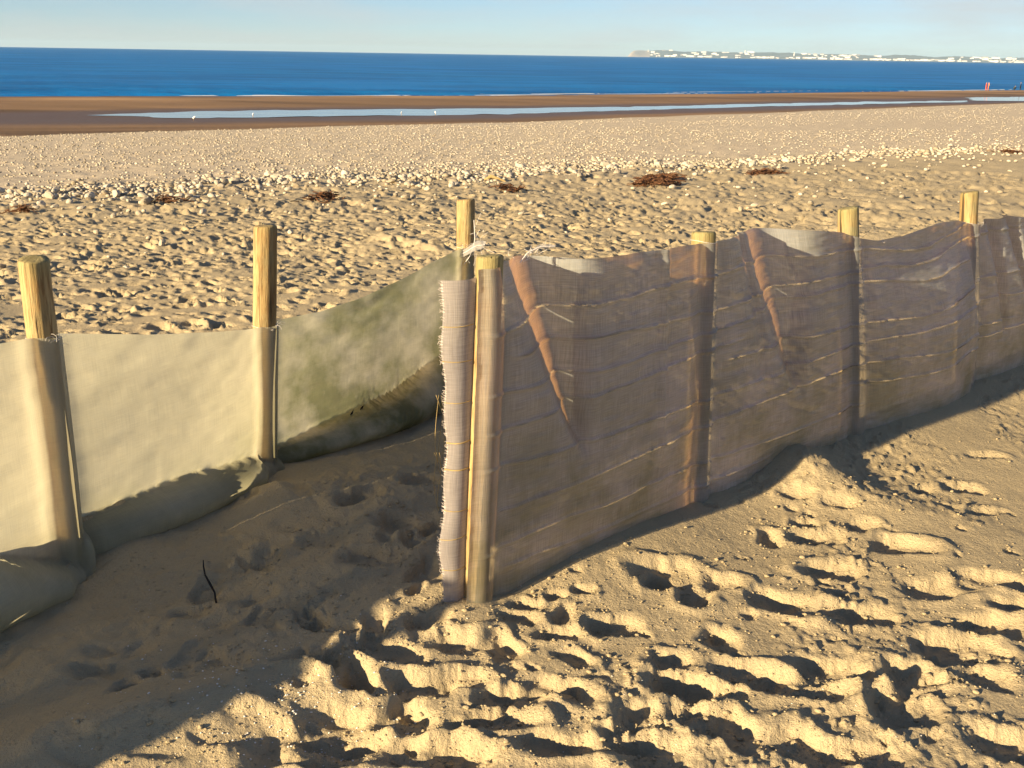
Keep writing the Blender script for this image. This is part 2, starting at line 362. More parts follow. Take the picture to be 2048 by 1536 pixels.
blob(*onz(400, 1200)[:2], -0.05, 0.35, 0.2); blob(*onz(930, 1240)[:2], 0.03, 0.12)

# footprints and pits
wx = 0.016 * fbm(X, Y, 8, 2, 41) + 0.004 * fbm(X, Y, 34, 3, 45, .6); wy = 0.016 * fbm(X, Y, 8, 2, 43) + 0.004 * fbm(X, Y, 34, 3, 47, .6)
XW, YW = X + wx, Y + wy
THo = THs
def stamp(x, y, ln, wd, ang, dep, rim=0.2, toe=0.25):
    r0, t0 = math.hypot(x, y), math.atan2(x, y); reach = ln * 1.15 + 0.03
    i0, i1 = np.searchsorted(R, [r0 - reach, r0 + reach]); dth = reach / r0
    j = np.nonzero(np.abs((THo - t0 + math.pi) % (2 * math.pi) - math.pi) < dth)[0]
    if i1 - i0 < 2 or len(j) < 2: return
    sl = np.ix_(np.arange(i0, i1), j)
    dx, dy = XW[sl] - x, YW[sl] - y; c, s = math.cos(ang), math.sin(ang)
    a, b = (c * dx + s * dy) / (ln * 0.5), (-s * dx + c * dy) / (wd * 0.5)
    b = b / (1 - 0.22 * np.cos(a * 3.0))
    q = np.sqrt(a * a + b * b)
    pit = -dep * (1 - sstep(0.66, 1.02, q)) * (0.75 + toe * np.cos(a * 3.4 + 0.5))
    lip = rim * dep * np.exp(-((q - 1.22) / 0.22) ** 2) * (0.55 + 0.6 * np.cos(np.arctan2(b, a) * 1 + ang * 3 + x * 9))
    Z[sl] += pit + lip
near_pits = [  # image place, length, width, heading (degrees, plan), depth
    (1590, 1001, .15, .07, -15, .03), (1675, 1016, .17, .07, -30, .03), (1847, 983, .12, .07, 10, .03), (1925, 975, .2, .09, -20, .04), (1963, 908, .2, .07, -10, .03), (1963, 1022, .16, .07, 0, .03),
    (1635, 1078, .22, .1, -5, .045), (1720, 1055, .14, .08, 20, .03), (1800, 1095, .27, .12, -20, .05), (1535, 1078, .14, .09, 60, .035), (1607, 1053, .12, .07, -20, .03), (1664, 1144, .24, .12, -10, .05),
    (1325, 1165, .25, .13, -15, .05), (1440, 1175, .18, .09, -10, .04), (1389, 1202, .16, .11, 70, .045), (1565, 1215, .26, .14, -30, .055), (1720, 1240, .30, .12, -12, .05), (1880, 1180, .30, .13, 0, .05), (1985, 1165, .24, .13, -25, .05),
    (1975, 1262, .28, .12, -15, .05), (1910, 1312, .28, .17, -15, .055), (2037, 1223, .2, .1, -15, .04), (1830, 1372, .18, .15, -15, .05), (1815, 1430, .22, .16, -10, .055), (1670, 1355, .24, .11, -20, .05),
    (1590, 1385, .27, .12, -25, .05), (1499, 1360, .22, .1, -25, .045), (1441, 1293, .14, .1, -50, .035), (1387, 1443, .16, .12, -45, .045), (1474, 1480, .2, .13, -50, .055), (1408, 1393, .30, .1, -20, .05),
    (1606, 1509, .2, .12, -50, .045), (1971, 1368, .16, .1, -30, .04), (2020, 1505, .24, .12, -30, .045), (1720, 1520, .25, .1, -15, .04),
    (858, 1264, .16, .08, -20, .04), (752, 1287, .09, .06, 0, .03), (775, 1319, .26, .1, -35, .05), (916, 1305, .17, .1, -20, .05), (998, 1311, .15, .09, -60, .045), (1233, 1268, .2, .1, -5, .055), (1030, 1258, .13, .07, -20, .03),
    (1049, 1229, .1, .06, -50, .03), (1105, 1217, .08, .06, 0, .03), (1165, 1203, .09, .06, -30, .03), (1123, 1248, .12, .06, 40, .03), (1108, 1283, .16, .06, -10, .035), (698, 1358, .18, .11, -60, .05), (625, 1340, .16, .1, -10, .05), (842, 1389, .2, .11, -10, .055),
    (920, 1378, .2, .07, -5, .04), (1022, 1412, .24, .1, -15, .055), (815, 1451, .2, .12, -55, .055), (998, 1459, .22, .08, -5, .05), (1120, 1397, .22, .09, -35, .05), (1287, 1448, .16, .1, -20, .045), (1248, 1487, .14, .1, 10, .045),
    (690, 1459, .28, .15, -25, .06), (720, 1512, .3, .11, -5, .05), (930, 1470, .1, .07, 0, .03), (1147, 1330, .14, .06, -60, .03), (1342, 1342, .16, .09, -15, .04), (1362, 1381, .22, .1, -15, .045), (1315, 1178, .12, .1, -30, .045),
    (560, 1400, .24, .16, -40, .055), (480, 1470, .28, .14, -20, .05), (330, 1500, .25, .14, -10, .045), (600, 1500, .3, .15, -15, .05), (180, 1525, .22, .12, -20, .04), (860, 1520, .26, .1, -20, .045), (1130, 1505, .24, .1, -15, .05), (1300, 1525, .24, .12, -15, .045), (940, 1528, .2, .1, -30, .04),
    (585, 1210, .13, .08, 0, .03), (450, 1330, .16, .11, 10, .035), (630, 1245, .09, .05, 50, .02), (300, 1150, .1, .05, 20, .02), (720, 1010, .22, .13, 20, .05), (790, 1060, .2, .12, -30, .05), (840, 970, .18, .12, 10, .04), (760, 1130, .26, .14, 0, .04), (850, 1160, .2, .1, 40, .035), (650, 1090, .2, .12, -20, .025), (830, 1090, .12, .08, 40, .04), (520, 1120, .2, .1, 30, .02)]
for (px, py, ln, wd, a, dep) in near_pits:
    p = onz(px, py); stamp(p[0], p[1], ln * 0.98, wd * 1.25, math.radians(a + 12), dep * (0.76 if px > 560 else 0.4), 0.28)
for k in range(80):     # smaller scuffs in the sunny sand in front
    p = onz(rng.uniform(600, 2048), rng.uniform(1000, 1536)); 
    if p[1] > 0.95 * p[0] + 2.75: continue
    stamp(p[0], p[1], rng.uniform(.03, .09), rng.uniform(.02, .05), rng.uniform(-1.2, 0.6), rng.uniform(.008, .02))
for k in range(5200):     # small scuffs in the trampled sand
    th = rng.uniform(-0.62, 0.62); r0 = 3.6 + 9.5 * math.sqrt(rng.uniform(0, 1)); x, y = r0 * math.sin(th), r0 * math.cos(th)
    if y < 1.0 * x + 3.15 and x > -0.4: continue
    if x < 0 and y < 2.0 * (x + 1.44) + 3.15: continue
    stamp(x, y, rng.uniform(.05, .14), rng.uniform(.04, .08), rng.uniform(-0.9, 0.7), rng.uniform(.012, .028), 0.4)
for k in range(60):       # old prints in the shaded corner
    p = onz(rng.uniform(150, 880), rng.uniform(980, 1400))
    if p[0] < -1.0 and p[1] > 2.6: continue
    stamp(p[0], p[1], rng.uniform(.06, .22), rng.uniform(.05, .11), rng.uniform(-1.5, 1.5), rng.uniform(.01, .028))
cnt = 0
while cnt < 9500:        # the trampled sand between the fence and the stone ridge
    th = rng.uniform(-0.78, 0.78); r0 = 3.4 + 16.5 * math.sqrt(rng.uniform(0, 1)); x, y = r0 * math.sin(th), r0 * math.cos(th)
    cnt += 1
    if r0 > rline('big', th) + 2.0: continue
    if y < 1.0 * x + 3.15 and x > -0.4: continue
    if x < 0 and y < 2.0 * (x + 1.44) + 3.15: continue
    kk = rng.uniform(0, 1)
    stamp(x, y, rng.uniform(.09, .24), rng.uniform(.06, .13), rng.uniform(-0.9, 0.7), rng.uniform(.022, .05) * (0.6 + 0.6 * kk), 0.4)
# crumbly lumps and ripples
lump = fbm(X, Y, 20, 3, 77); lum2 = fbm(X, Y, 48, 3, 99, 0.6); mask = sstep(-0.1, 0.5, fbm(X, Y, 1.9, 3, 123))
shade = 1 - 0.2 * sstep(0.0, 0.15, Y - (0.56 * X + 2.78)) * (X < 0)
nw = 1 - sstep(9, 16, rr)
Z += nw * shade * (mask * 0.004 * np.maximum(lump, 0) ** 1.2 + 0.0024 * lum2 * (0.4 + mask) + 0.006 * np.maximum(fbm(X, Y, 33, 2, 7) - 0.45, 0) * 3 * mask)
shd = sstep(0.0, 0.2, Y - (0.56 * X + 2.78)) * (X < 0.2) * (sgL < -0.1) * (rr < 6)
Z += shd * (0.011 * fbm(X, Y, 5.5, 4, 401, .55) + 0.006 * np.maximum(fbm(X, Y, 17, 3, 403), 0) * sstep(0.0, 0.5, fbm(X, Y, 2.4, 2, 405)))
far = sstep(8, 14, rr) * (1 - sstep(60, 90, rr))
Z += far * 0.02 * fbm(X, Y, 2.2, 3, 201)
zone_far = rr > rline('shing', tt)
Z += np.where(zone_far, 0.02 * fbm(X * 0.4, Y, 0.35, 3, 61), 0)

# own colours of the sand: dry, shingly, damp, wet
def cl(*c): return np.array(c)
dry, shg, damp, wetc = cl(.455, .375, .245), cl(.55, .465, .35), cl(.225, .14, .072), cl(.125, .083, .058)
rb, rs, pn, pf, sh = (rline(k, tt) for k in ('big', 'shing', 'pn', 'pf', 'shore'))
pn = np.maximum(pn, rs * 1.04)
wob = 1 + 0.02 * fbm(X, Y, 0.12, 3, 300)
t_sh = sstep(0.85, 1.2, rr / rb * wob); t_d = sstep(0.985, 1.015, rr / rs * wob)
t_w = sstep(0.2, 0.75, (rr - rs) / (pn - rs) * wob + 0.15 * np.sin(tt * 3 + 0.6)) * (1 - sstep(1.0, 1.06, rr / pf))
t_w2 = sstep(0.80, 1.0, (rr - pf) / np.maximum(sh - pf, 1) * wob)
back = 1 - sstep(math.radians(80), math.radians(125), np.abs(tt))
C = dry[None, None] * (1 - (t_sh * back)[..., None]) + shg * (t_sh * back)[..., None]
damp2 = damp[None, None] * (1 + 0.35 * fbm(X * 0.25, Y, 0.18, 3, 311))[..., None] * (1 + 0.5 * sstep(0.4, 0.75, (rr - pf) / np.maximum(sh - pf, 1)))[..., None]
C = C * (1 - (t_d * back)[..., None]) + damp2 * (t_d * back)[..., None]
tw = np.clip(t_w * t_d + t_w2, 0, 1) * back
C = C * (1 - tw[..., None]) + wetc * tw[..., None]
C4 = np.concatenate([C, np.ones(C.shape[:2] + (1,))], -1).reshape(-1, 4)
V = np.stack([X, Y, Z], -1).reshape(-1, 3); NTH = len(THs)
order = np.argsort(THs)
FQ = grid_faces(len(R), NTH, True)[:, ::-1]
V = np.vstack([V, [[0, 0, float(Z[0].mean())]]])
cen = len(V) - 1
me = mesh_np('beach', V, FQ, True, {'wet': np.append((t_d * back * 0.5 + tw * 0.5).ravel(), 0)}, {'tint': np.vstack([C4, [[*dry, 1]]])})
bm = bmesh.new(); bm.from_mesh(me); bm.verts.ensure_lookup_table()
for j in range(NTH): 
    try: bm.faces.new((bm.verts[j], bm.verts[cen], bm.verts[(j + 1) % NTH])).smooth = True
    except ValueError: pass
bm.to_mesh(me); bm.free()
tag(link('beach_sand', me, M_SAND), 'tan beach sand, trampled and dry near the fence, dark and wet by the sea', kind='structure')
def ground(x, y):
    r0, t0 = math.hypot(x, y), math.atan2(x, y)
    i = min(max(int(np.searchsorted(R, r0)), 1), len(R) - 1)
    d = np.abs((THs - t0 + math.pi) % (2 * math.pi) - math.pi); j = int(np.argmin(d))
    t = (r0 - R[i - 1]) / (R[i] - R[i - 1]); return float(Z[i - 1, j] * (1 - t) + Z[i, j] * t)

# ------------------------------------------------------------------ sea and tidal pools
ER = 6.371e6; SEA = -4.42
Rs = np.concatenate([rows(95, 300, 0.0045), rows(300, 17000, 0.022), [17000.0]]); Ts = np.linspace(-1.25, 1.25, 330)
r2, t2 = np.meshgrid(Rs, Ts, indexing='ij'); x2, y2 = r2 * np.sin(t2), r2 * np.cos(t2)
off = r2 - rline('shore', t2)
sw = np.exp(-np.maximum(off, 0) / 55.0) * (off > -3)
ph = off / 7.5 * 2 * math.pi + 2.2 * fbm(x2, y2, 0.02, 3, 5)
crest = np.maximum(np.sin(ph), 0) ** 3
z2 = SEA - r2 ** 2 / (2 * ER) + sw * 0.34 * crest * (0.6 + 0.5 * fbm(x2, y2, 0.03, 2, 9)) + 0.03 * fbm(x2, y2, 0.2, 2, 15) * (r2 < 600)
me = mesh_np('sea', np.stack([x2, y2, z2], -1).reshape(-1, 3), grid_faces(len(Rs), len(Ts))[:, ::-1])
tag(link('sea', me, M_SEA), 'calm deep blue sea reaching to the horizon', kind='structure')
def ribbon(name, pts, z, wid, mat, seed, label, kind):
    P = np.array([onz(px, py, z)[:2] for px, py in pts]); d = np.concatenate([[0], np.cumsum(np.hypot(*np.diff(P, axis=0).T))])
    s = np.arange(0, d[-1], 0.8); px = np.interp(s, d, P[:, 0]); py = np.interp(s, d, P[:, 1])
    g = 0.5 + 0.5 * fbm(s, s * 0 + seed, 0.07, 4, seed); w = wid * np.clip(g * 1.5 - 0.15, 0.06, None); c = 1.6 * fbm(s, s * 0, 0.03, 3, seed + 3)
    rr_ = np.hypot(px, py); ux, uy = px / rr_, py / rr_
    prof = [(-1, 0.0), (-0.5, 0.05), (0, 0.09), (0.5, 0.05), (1, 0.0)]
    VV = np.stack([np.stack([px + ux * (c + k * w), py + uy * (c + k * w), z + 0.03 + h * np.minimum(w, 1) + 0 * px], -1) for k, h in prof], 1).reshape(-1, 3)
    o = link(name, mesh_np(name, VV, grid_faces(len(s), len(prof))), mat); tag(o, label, kind=kind); return o
ribbon('sea_foam', [(-300, 192.5), (0, 192.6), (500, 191.8), (1024, 190.4), (1500, 186.4), (2048, 179.4), (2300, 176)], SEA, 0.9, M_FOAM, 3, 'thin white foam line where the sea meets the sand', 'stuff')
ribbon('breaking_wave', [(960, 188.6), (1100, 188.0), (1300, 186.2), (1640, 181.5)], SEA + 0.05, 0.45, M_FOAM, 8, 'low white broken wave crest just off the shore', 'stuff')
def pool(pts, label, z=-4.085):
    P = np.array([onz(px, py, z) for px, py in pts]); Q = []
    for i in range(len(P)):
        a, b = P[i], P[(i + 1) % len(P)]; n = max(2, int(np.hypot(*(b - a)[:2]) / 1.2))
        for k in range(n):
            q = a + (b - a) * k / n; Q.append(q + np.array([0.8 * vnoise(np.array(q[0] * .4), np.array(q[1] * .4), 3), 1.1 * vnoise(np.array(q[0] * .3), np.array(q[1] * .7), 7), 0]))
    bm = bmesh.new(); vs_ = [bm.verts.new(q) for q in Q]; fc = bm.faces.new(vs_); bm.normal_update()
    if fc.normal.z < 0: fc.normal_flip()
    bmesh.ops.triangulate(bm, faces=bm.faces[:]); me = bpy.data.meshes.new('tidal_pool'); bm.to_mesh(me); bm.free()
    tag(link('tidal_pool', me, M_POOL), label, kind='structure')
pool([(160, 231), (300, 225.5), (550, 220.5), (800, 218), (1024, 216.3), (1250, 213.5), (1480, 208.5), (1700, 204), (1930, 201), (1935, 203.5), (1830, 206), (1700, 209.5), (1500, 213), (1290, 220), (1024, 228), (870, 230.5), (700, 232), (500, 234.5), (400, 237), (260, 233)], 'long shallow pool of sea water left on the flat wet sand')
pool([(1925, 195), (2048, 194), (2200, 192), (2200, 200), (2048, 202), (1950, 201.5)], 'pale pool on the wet sand near the walking people')
pool([(880, 245), (1000, 240), (1150, 237.5), (1290, 234), (1285, 236), (1100, 242), (960, 246)], 'thin wet film of water at the foot of the shingle', -3.9 + 0.0)

# ------------------------------------------------------------------ far headland and town across the bay
DT = 14000.0
def far_pt(px, d): 
    h = _ray(px, 112); s = d / math.hypot(h[0], h[1]); return h[0] * s, h[1] * s
BZ = SEA - DT ** 2 / (2 * ER)
topo = [(1255, 0), (1262, 60), (1268, 82), (1300, 88), (1360, 90), (1420, 86), (1500, 84), (1600, 80), (1700, 76), (1800, 74), (1900, 66), (2000, 66), (2100, 70), (2300, 66)]
pxs = np.linspace(1255, 2300, 330); tz = np.interp(pxs, [a for a, b in topo], [b for a, b in topo]); tz = tz * (1 + 0.06 * fbm(pxs, pxs * 0, 0.03, 4, 4)) + (tz > 20) * 2.5 * fbm(pxs, pxs * 0, 0.25, 2, 8)
VH = []
prof = [(-300, -3), (0, 3), (160, 0.18), (420, 0.45), (800, 0.8), (1200, 1.0), (1800, 1.02), (2600, 0.7), (3200, -.1)]
for px, z in zip(pxs, tz):
    steep = float(sstep(1255, 1300, px))
    for k, (dd, zf) in enumerate(prof):
        x, y = far_pt(px, DT + dd * (0.25 + 0.75 * steep)); VH.append((x, y, BZ + (zf if k < 2 else z * zf * (1 + 0.1 * math.sin(px * .05 + k)))))
o = link('far_headland', mesh_np('far_headland', VH, grid_faces(len(pxs), len(prof))[:, ::-1]), M_HILL); o.data.materials.append(M_CLIFF)
for pl_ in o.data.polygons:
    if pl_.index // (len(prof) - 1) < 14: pl_.material_index = 1
tag(o, 'low hazy headland across the bay under a white town', kind='structure')
def hillz(px, dd):
    z = np.interp(px, pxs, tz); return BZ + max(3, z * np.interp(dd, [p[0] for p in prof[2:]], [p[1] for p in prof[2:]]))
def box_mesh(w, d, h, roof):
    bm = bmesh.new()
    bmesh.ops.create_cube(bm, size=1, matrix=Matrix.Translation((0, 0, h / 2)) @ Matrix.Diagonal((w, d, h, 1)))
    me = bpy.data.meshes.new('walls'); bm.to_mesh(me); bm.free(); me.materials.append(M_BLD)
    bm = bmesh.new()
    a = [bm.verts.new(c) for c in [(-w * .53, -d * .53, h), (w * .53, -d * .53, h), (w * .53, d * .53, h), (-w * .53, d * .53, h)]]
    if roof: b = [bm.verts.new(c) for c in [(-w * .5, 0, h + roof), (w * .5, 0, h + roof)]]; [bm.faces.new(f) for f in [(a[0], a[1], b[1], b[0]), (a[2], a[3], b[0], b[1]), (a[1], a[2], b[1]), (a[3], a[0], b[0]), a[::-1]]]
    else:
        b = [bm.verts.new((v.co.x, v.co.y, h + 1.2)) for v in a]
        for i in range(4): bm.faces.new((a[i], a[(i + 1) % 4], b[(i + 1) % 4], b[i]))
        bm.faces.new(b); bm.faces.new(a[::-1])
    mr = bpy.data.meshes.new('roof'); bm.to_mesh(mr); bm.free(); mr.materials.append(M_ROOF if roof else M_BLD)
    return me, mr
KINDS = [('low_house', 'low pale house among many in the far town across the bay', 'house', 'houses of the far town', [box_mesh(22, 14, 9, 5), box_mesh(34, 14, 10, 5), box_mesh(46, 16, 12, 6)]),
         ('apartment_block', 'long flat roofed white block in the far town across the bay', 'building', 'blocks of the far town', [box_mesh(70, 16, 16, 0), box_mesh(50, 18, 22, 0), box_mesh(95, 16, 18, 0)])]
def building(kind, var, px, dd):
    nm, lb, ct, gr, ms = KINDS[kind]; me_, mr = ms[var]
    x, y = far_pt(px, DT + dd); o = link(nm, me_); o.location = (x, y, hillz(px, dd) - 2.5); o.rotation_euler.z = -math.atan2(x, y) + random.uniform(-.4, .4); tag(o, lb, ct, gr); link('roof', mr, None, o)
for k in range(300):
    px = random.uniform(1300, 2060)
    if 1300 < px < 1500 and random.random() < 0.35: continue
    r_ = random.random(); dd = 30 + 200 * random.random() if r_ < 0.5 else random.uniform(250, 1150)
    if 1510 < px < 1600 and dd > 250: continue
    if 1760 < px < 1900 and dd > 350: continue
    building(0 if random.random() < 0.68 else 1, random.randrange(3), px, dd)
def tower(px, dd, w, h, label, nm):
    x, y = far_pt(px, DT + dd); mb = MB(); mb.tube([(0, 0, -4), (0, 0, h * .5), (0, 0, h), (0, 0, h + 1)], [w, w * .85, w * .75, w * .9], 8); mb.tube([(0, 0, h + 1), (0, 0, h + 5), (0, 0, h + 9)], [w * .5, w * .5, .1], 8)
    o = link(nm, mb.mesh(nm, False), M_BLD); o.location = (x, y, hillz(px, dd)); tag(o, label, 'tower')
tower(1296, 900, 7, 24, 'slender pale lighthouse on the cliff end of the far headland', 'lighthouse')
tower(1490, 900, 12, 32, 'pale tower standing on the crest above the far town', 'water_tower')
tower(1588, 500, 9, 50, 'tall thin church tower rising in the middle of the far town', 'church_tower')

# ------------------------------------------------------------------ fence posts
def make_post(key, mat, label, group, r=RP):
    b, t = POST3[key]; gz = min(ground(b[0], b[1]), 0.05); ax = t - b; Hh = np.linalg.norm(ax)
    k = 28; zs = [-0.45, -0.1, 0.1, 0.25, 0.4, 0.55, 0.7, 0.85, 0.95, Hh - 0.012, Hh - 0.004, Hh, Hh + 0.001]
    V_ = []; th = np.arange(k) * 2 * math.pi / k; ph0 = rng.uniform(0, 6)
    for i, z in enumerate(zs):
        rad = r * (1.03 - 0.04 * z); 
        if i == len(zs) - 3: rad *= 0.985
        if i == len(zs) - 2: rad *= 0.93
        if i == len(zs) - 1: rad *= 0.5
        wv = 1 + 0.025 * np.sin(2 * th + ph0 + z) + 0.02 * np.sin(5 * th + z * 3) + (0.012 * rng.standard_normal(k) if i < len(zs) - 1 else 0)
        cx = 0.004 * math.sin(z * 4 + ph0)
        V_.append(np.stack([rad * wv * np.cos(th) + cx, rad * wv * np.sin(th), np.full(k, z) + (0.004 * np.sin(th * 1 + ph0) if i >= len(zs) - 4 else 0)], -1))
    V_ = np.vstack(V_); F_ = grid_faces(len(zs), k, True)
    me = mesh_np('fence_post', V_, F_, True)
    bm = bmesh.new(); bm.from_mesh(me); bm.verts.ensure_lookup_table(); n = len(zs)
    bm.faces.new([bm.verts[(n - 1) * k + j] for j in range(k)]); bm.to_mesh(me); bm.free()
    o = link('fence_post', me, mat); o.rotation_euler = Vector(ax).to_track_quat('Z', 'Y').to_euler(); o.location = b
    tag(o, label, 'post', group); return o
G_POST = 'round wooden posts carrying the sand fences'
post_o = {}
for k, mt, lb in [('L1', M_WOOD, 'leaning wooden post seen through cream cloth, next to the dark bulging sandbag fold'),
                  ('L2', M_WOOD, 'upright wooden post midway along the cream cloth, one side in dark shade'),
                  ('B', M_WOOD_G, 'green-stained wooden post where the cream cloth ends behind the frayed flap'),
                  ('C', M_WOOD, 'wooden post tightly wrapped in glossy netting beside the frayed flap'),
                  ('R1', M_WOOD, 'wooden post first after the wrapped end post along the brown netting'),
                  ('R2', M_WOOD_G, 'wooden post second after the wrapped end post along the brown netting'),
                  ('R3', M_WOOD, 'pale wooden post third after the wrapped end post along the brown netting')]:
    post_o[k] = make_post(k, mt, lb, G_POST, 0.038 if k == 'C' else RP)
for k in ('L0', 'La', 'Lb', 'Lc', 'Ld', 'R4'): make_post(k, M_WOOD, 'wooden post in the further run of the sand fence', 'posts of the further fence run')

# ------------------------------------------------------------------ fence cloths
def cloth(name, names, side, top_px, step, extras, mat, tone2_f, open_f, nv=70, start=0.0, end=0.0, back=(0.02, 0.02)):
    """one sheet hung on the near side of its posts; side: +1 if the near side is to the right of the run"""
    B = np.array([POST3[n][0][:2] for n in names]); T = np.array([POST3[n][1] for n in names])
    d = np.diff(B, axis=0); Ls = np.hypot(d[:, 0], d[:, 1]); S = np.concatenate([[0], np.cumsum(Ls)])
    s = np.arange(-start, S[-1] + end, step); u = np.interp(s, S, np.arange(len(names)))
    u = np.where(s < 0, s / Ls[0], u); u = np.where(s > S[-1], len(names) - 1 + (s - S[-1]) / Ls[-1], u)
    px_, py_ = np.interp(s, S, B[:, 0]), np.interp(s, S, B[:, 1])
    tx = np.interp(s, S, T[:, 0] - B[:, 0]); ty = np.interp(s, S, T[:, 1] - B[:, 1]); th_ = np.interp(s, S, T[:, 2])
    nrm = np.stack([d[:, 1], -d[:, 0]], -1) / Ls[:, None] * side
    mid = (S[:-1] + S[1:]) / 2; nx, ny = np.interp(s, mid, nrm[:, 0]), np.interp(s, mid, nrm[:, 1]); q = np.hypot(nx, ny); nx, ny = nx / q, ny / q
    ex, ey = np.where(s < 0, s * d[0, 0] / Ls[0], 0), np.where(s < 0, s * d[0, 1] / Ls[0], 0)
    # top line
    ts, tzv = [], []
    for i, (bay, pts) in enumerate(top_px):
        a, b = B[bay], B[bay + 1]
        for (x, y) in pts:
            p = onwall(x, y, a + nrm[bay] * 0.03, b + nrm[bay] * 0.03); ss = S[bay] + (p[:2] - a) @ (b - a) / Ls[bay]; ts.append(ss); tzv.append(p[2])
    o_ = np.argsort(ts); ztop = np.interp(s, np.array(ts)[o_], np.array(tzv)[o_])
    ker = np.ones(5) / 5; ztop = np.convolve(np.pad(ztop, 2, 'edge'), ker, 'valid')
    v = np.linspace(0, 1, nv) ** 1.0
    s2, v2 = np.meshgrid(s, v, indexing='ij'); u2 = np.repeat(u[:, None], nv, 1)
    zg = np.array([ground(px_[i] + nx[i] * 0.06, py_[i] + ny[i] * 0.06) for i in range(len(s))])
    zb = np.minimum(zg, 0.04) - 0.05
    zz = zb[:, None] + v2 * (ztop - zb)[:, None]
    dpost = np.min(np.abs(s[:, None] - S[None]), 1)[:, None]
    wrap = np.exp(-(dpost / 0.055) ** 4)
    rc = RP * 1.08 + 0.006; fr_ = (u2 - np.floor(u2)); flat = rc - (back[0] + (back[1] - back[0]) * sstep(0.1, 0.95, fr_))
    cap = np.sqrt(np.clip(rc ** 2 - np.minimum(dpost, rc) ** 2, 0, None)); capm = np.where(dpost < rc, cap, -1.0)
    offn = np.maximum(capm, flat - 0.008 * np.exp(-((dpost - .07) / .03) ** 2))
    offn = offn + extras(s2, v2, u2, zz, dpost)
    lean = zz / th_[:, None]
    Xc = px_[:, None] + ex[:, None] + tx[:, None] * lean + nx[:, None] * offn; Yc = py_[:, None] + ey[:, None] + ty[:, None] * lean + ny[:, None] * offn
    return s, v, u2, zz, dpost, Xc, Yc, S, zb, ztop, (nx, ny)
def finish_cloth(name, Xc, Yc, zz, s, v, attrs, mat):
    ns, nv = Xc.shape
    me = mesh_np(name, np.stack([Xc, Yc, zz], -1).reshape(-1, 3), grid_faces(ns, nv), True, attrs)
    uv = me.uv_layers.new(name='UVMap'); vi = np.empty(len(me.loops), np.int32); me.loops.foreach_get('vertex_index', vi)
    UV = np.stack([np.repeat(s[:, None], nv, 1), zz], -1).reshape(-1, 2)[vi]; uv.data.foreach_set('uv', UV.astype(np.float32).ravel())
    return link(name, me, mat)
# -- cream cloth
def ex_cream(s, v, u, z, dp):
    lvl = np.interp(u, [0, 4, 4.7, 5.0, 5.05, 5.5, 5.9, 6.0, 6.1, 6.6, 7.0], [.2, .22, .22, .05, .15, .165, .10, .03, .06, .13, .33])   # where the bag of sand starts
    bul = np.interp(u, [0, 4, 4.55, 4.9, 5.0, 5.12, 5.5, 5.85, 6.0, 6.12, 6.5, 7.0], [.1, .12, .20, .13, .03, .08, .14, .11, .02, .10, .15, .05])
    t = np.clip(1 - (z + 0.03) / (lvl + 0.03), 0, 1)
    bag = bul * (np.sin(np.clip(t, 0, 1) ** 0.75 * math.pi * 0.86) ** 0.8)
    sag = 0.05 * np.sin(np.pi * (u % 1.0)) * np.sin(np.pi * np.clip(v, 0, 1)) ** 1.2 * np.where(u > 6, -0.4, 1.0)
    wr = 0.003 * fbm(s, z * 3, 5, 3, 5) + 0.004 * np.sin(z * 60 + 6 * fbm(s, z, 2, 2, 3)) * sstep(0.6, 0.95, v) * fbm(s, z, 3, 2, 12)
    cr = -0.006 * np.exp(-((z - lvl) / 0.018) ** 2) * (1 + fbm(s, z, 20, 2, 66))
    return bag + sag + (wr + cr) * sstep(0.03, 0.1, dp)
tops_L = [(0, [(-6000, 760)][:0]), (5, [(125, 672), (200, 672), (300, 672), (420, 664), (500, 655)]), (6, [(552, 645), (640, 628), (720, 600), (800, 560), (850, 530), (908, 500)])]
tops_L = tops_L[1:]
# further run, out of the picture: plain heights
class _T: pass
def left_cloth():
    names = LEFT
    s, v, u2, zz, dp, Xc, Yc, S, zb, zt, nn = cloth('cream_cloth', names, 1, [(4, [(0, 684), (55, 676)])] + tops_L, 0.012, ex_cream, M_CREAM, None, None, back=(0.085, 0.02))
    tone2_amt = np.clip(np.interp(u2, [0, 5.6, 6.0, 6.15, 7], [.1, .08, .3, .95, .9]) + 0.35 * np.exp(-((zz - .1) / .12) ** 2), 0, 1.2)  # second, darker green tone stronger past the middle post and near the foot
    opn = 0.035 + np.where(np.round(u2) - u2 < 0.004, 0.30, 0.09) * np.exp(-(dp / 0.038) ** 4) * (u2 > 4.5) + 0 * zz
    o = finish_cloth('cream_cloth', Xc, Yc, zz, s, v, {'tone2_amt': tone2_amt, 'open': opn, 'crease': 0 * zz}, M_CREAM)
    tag(o, 'cream woven windbreak cloth hung on wooden posts, bulging with blown sand at its foot', 'cloth')
    return o, (s, v, u2, zz, Xc, Yc)
cream, cg = left_cloth()
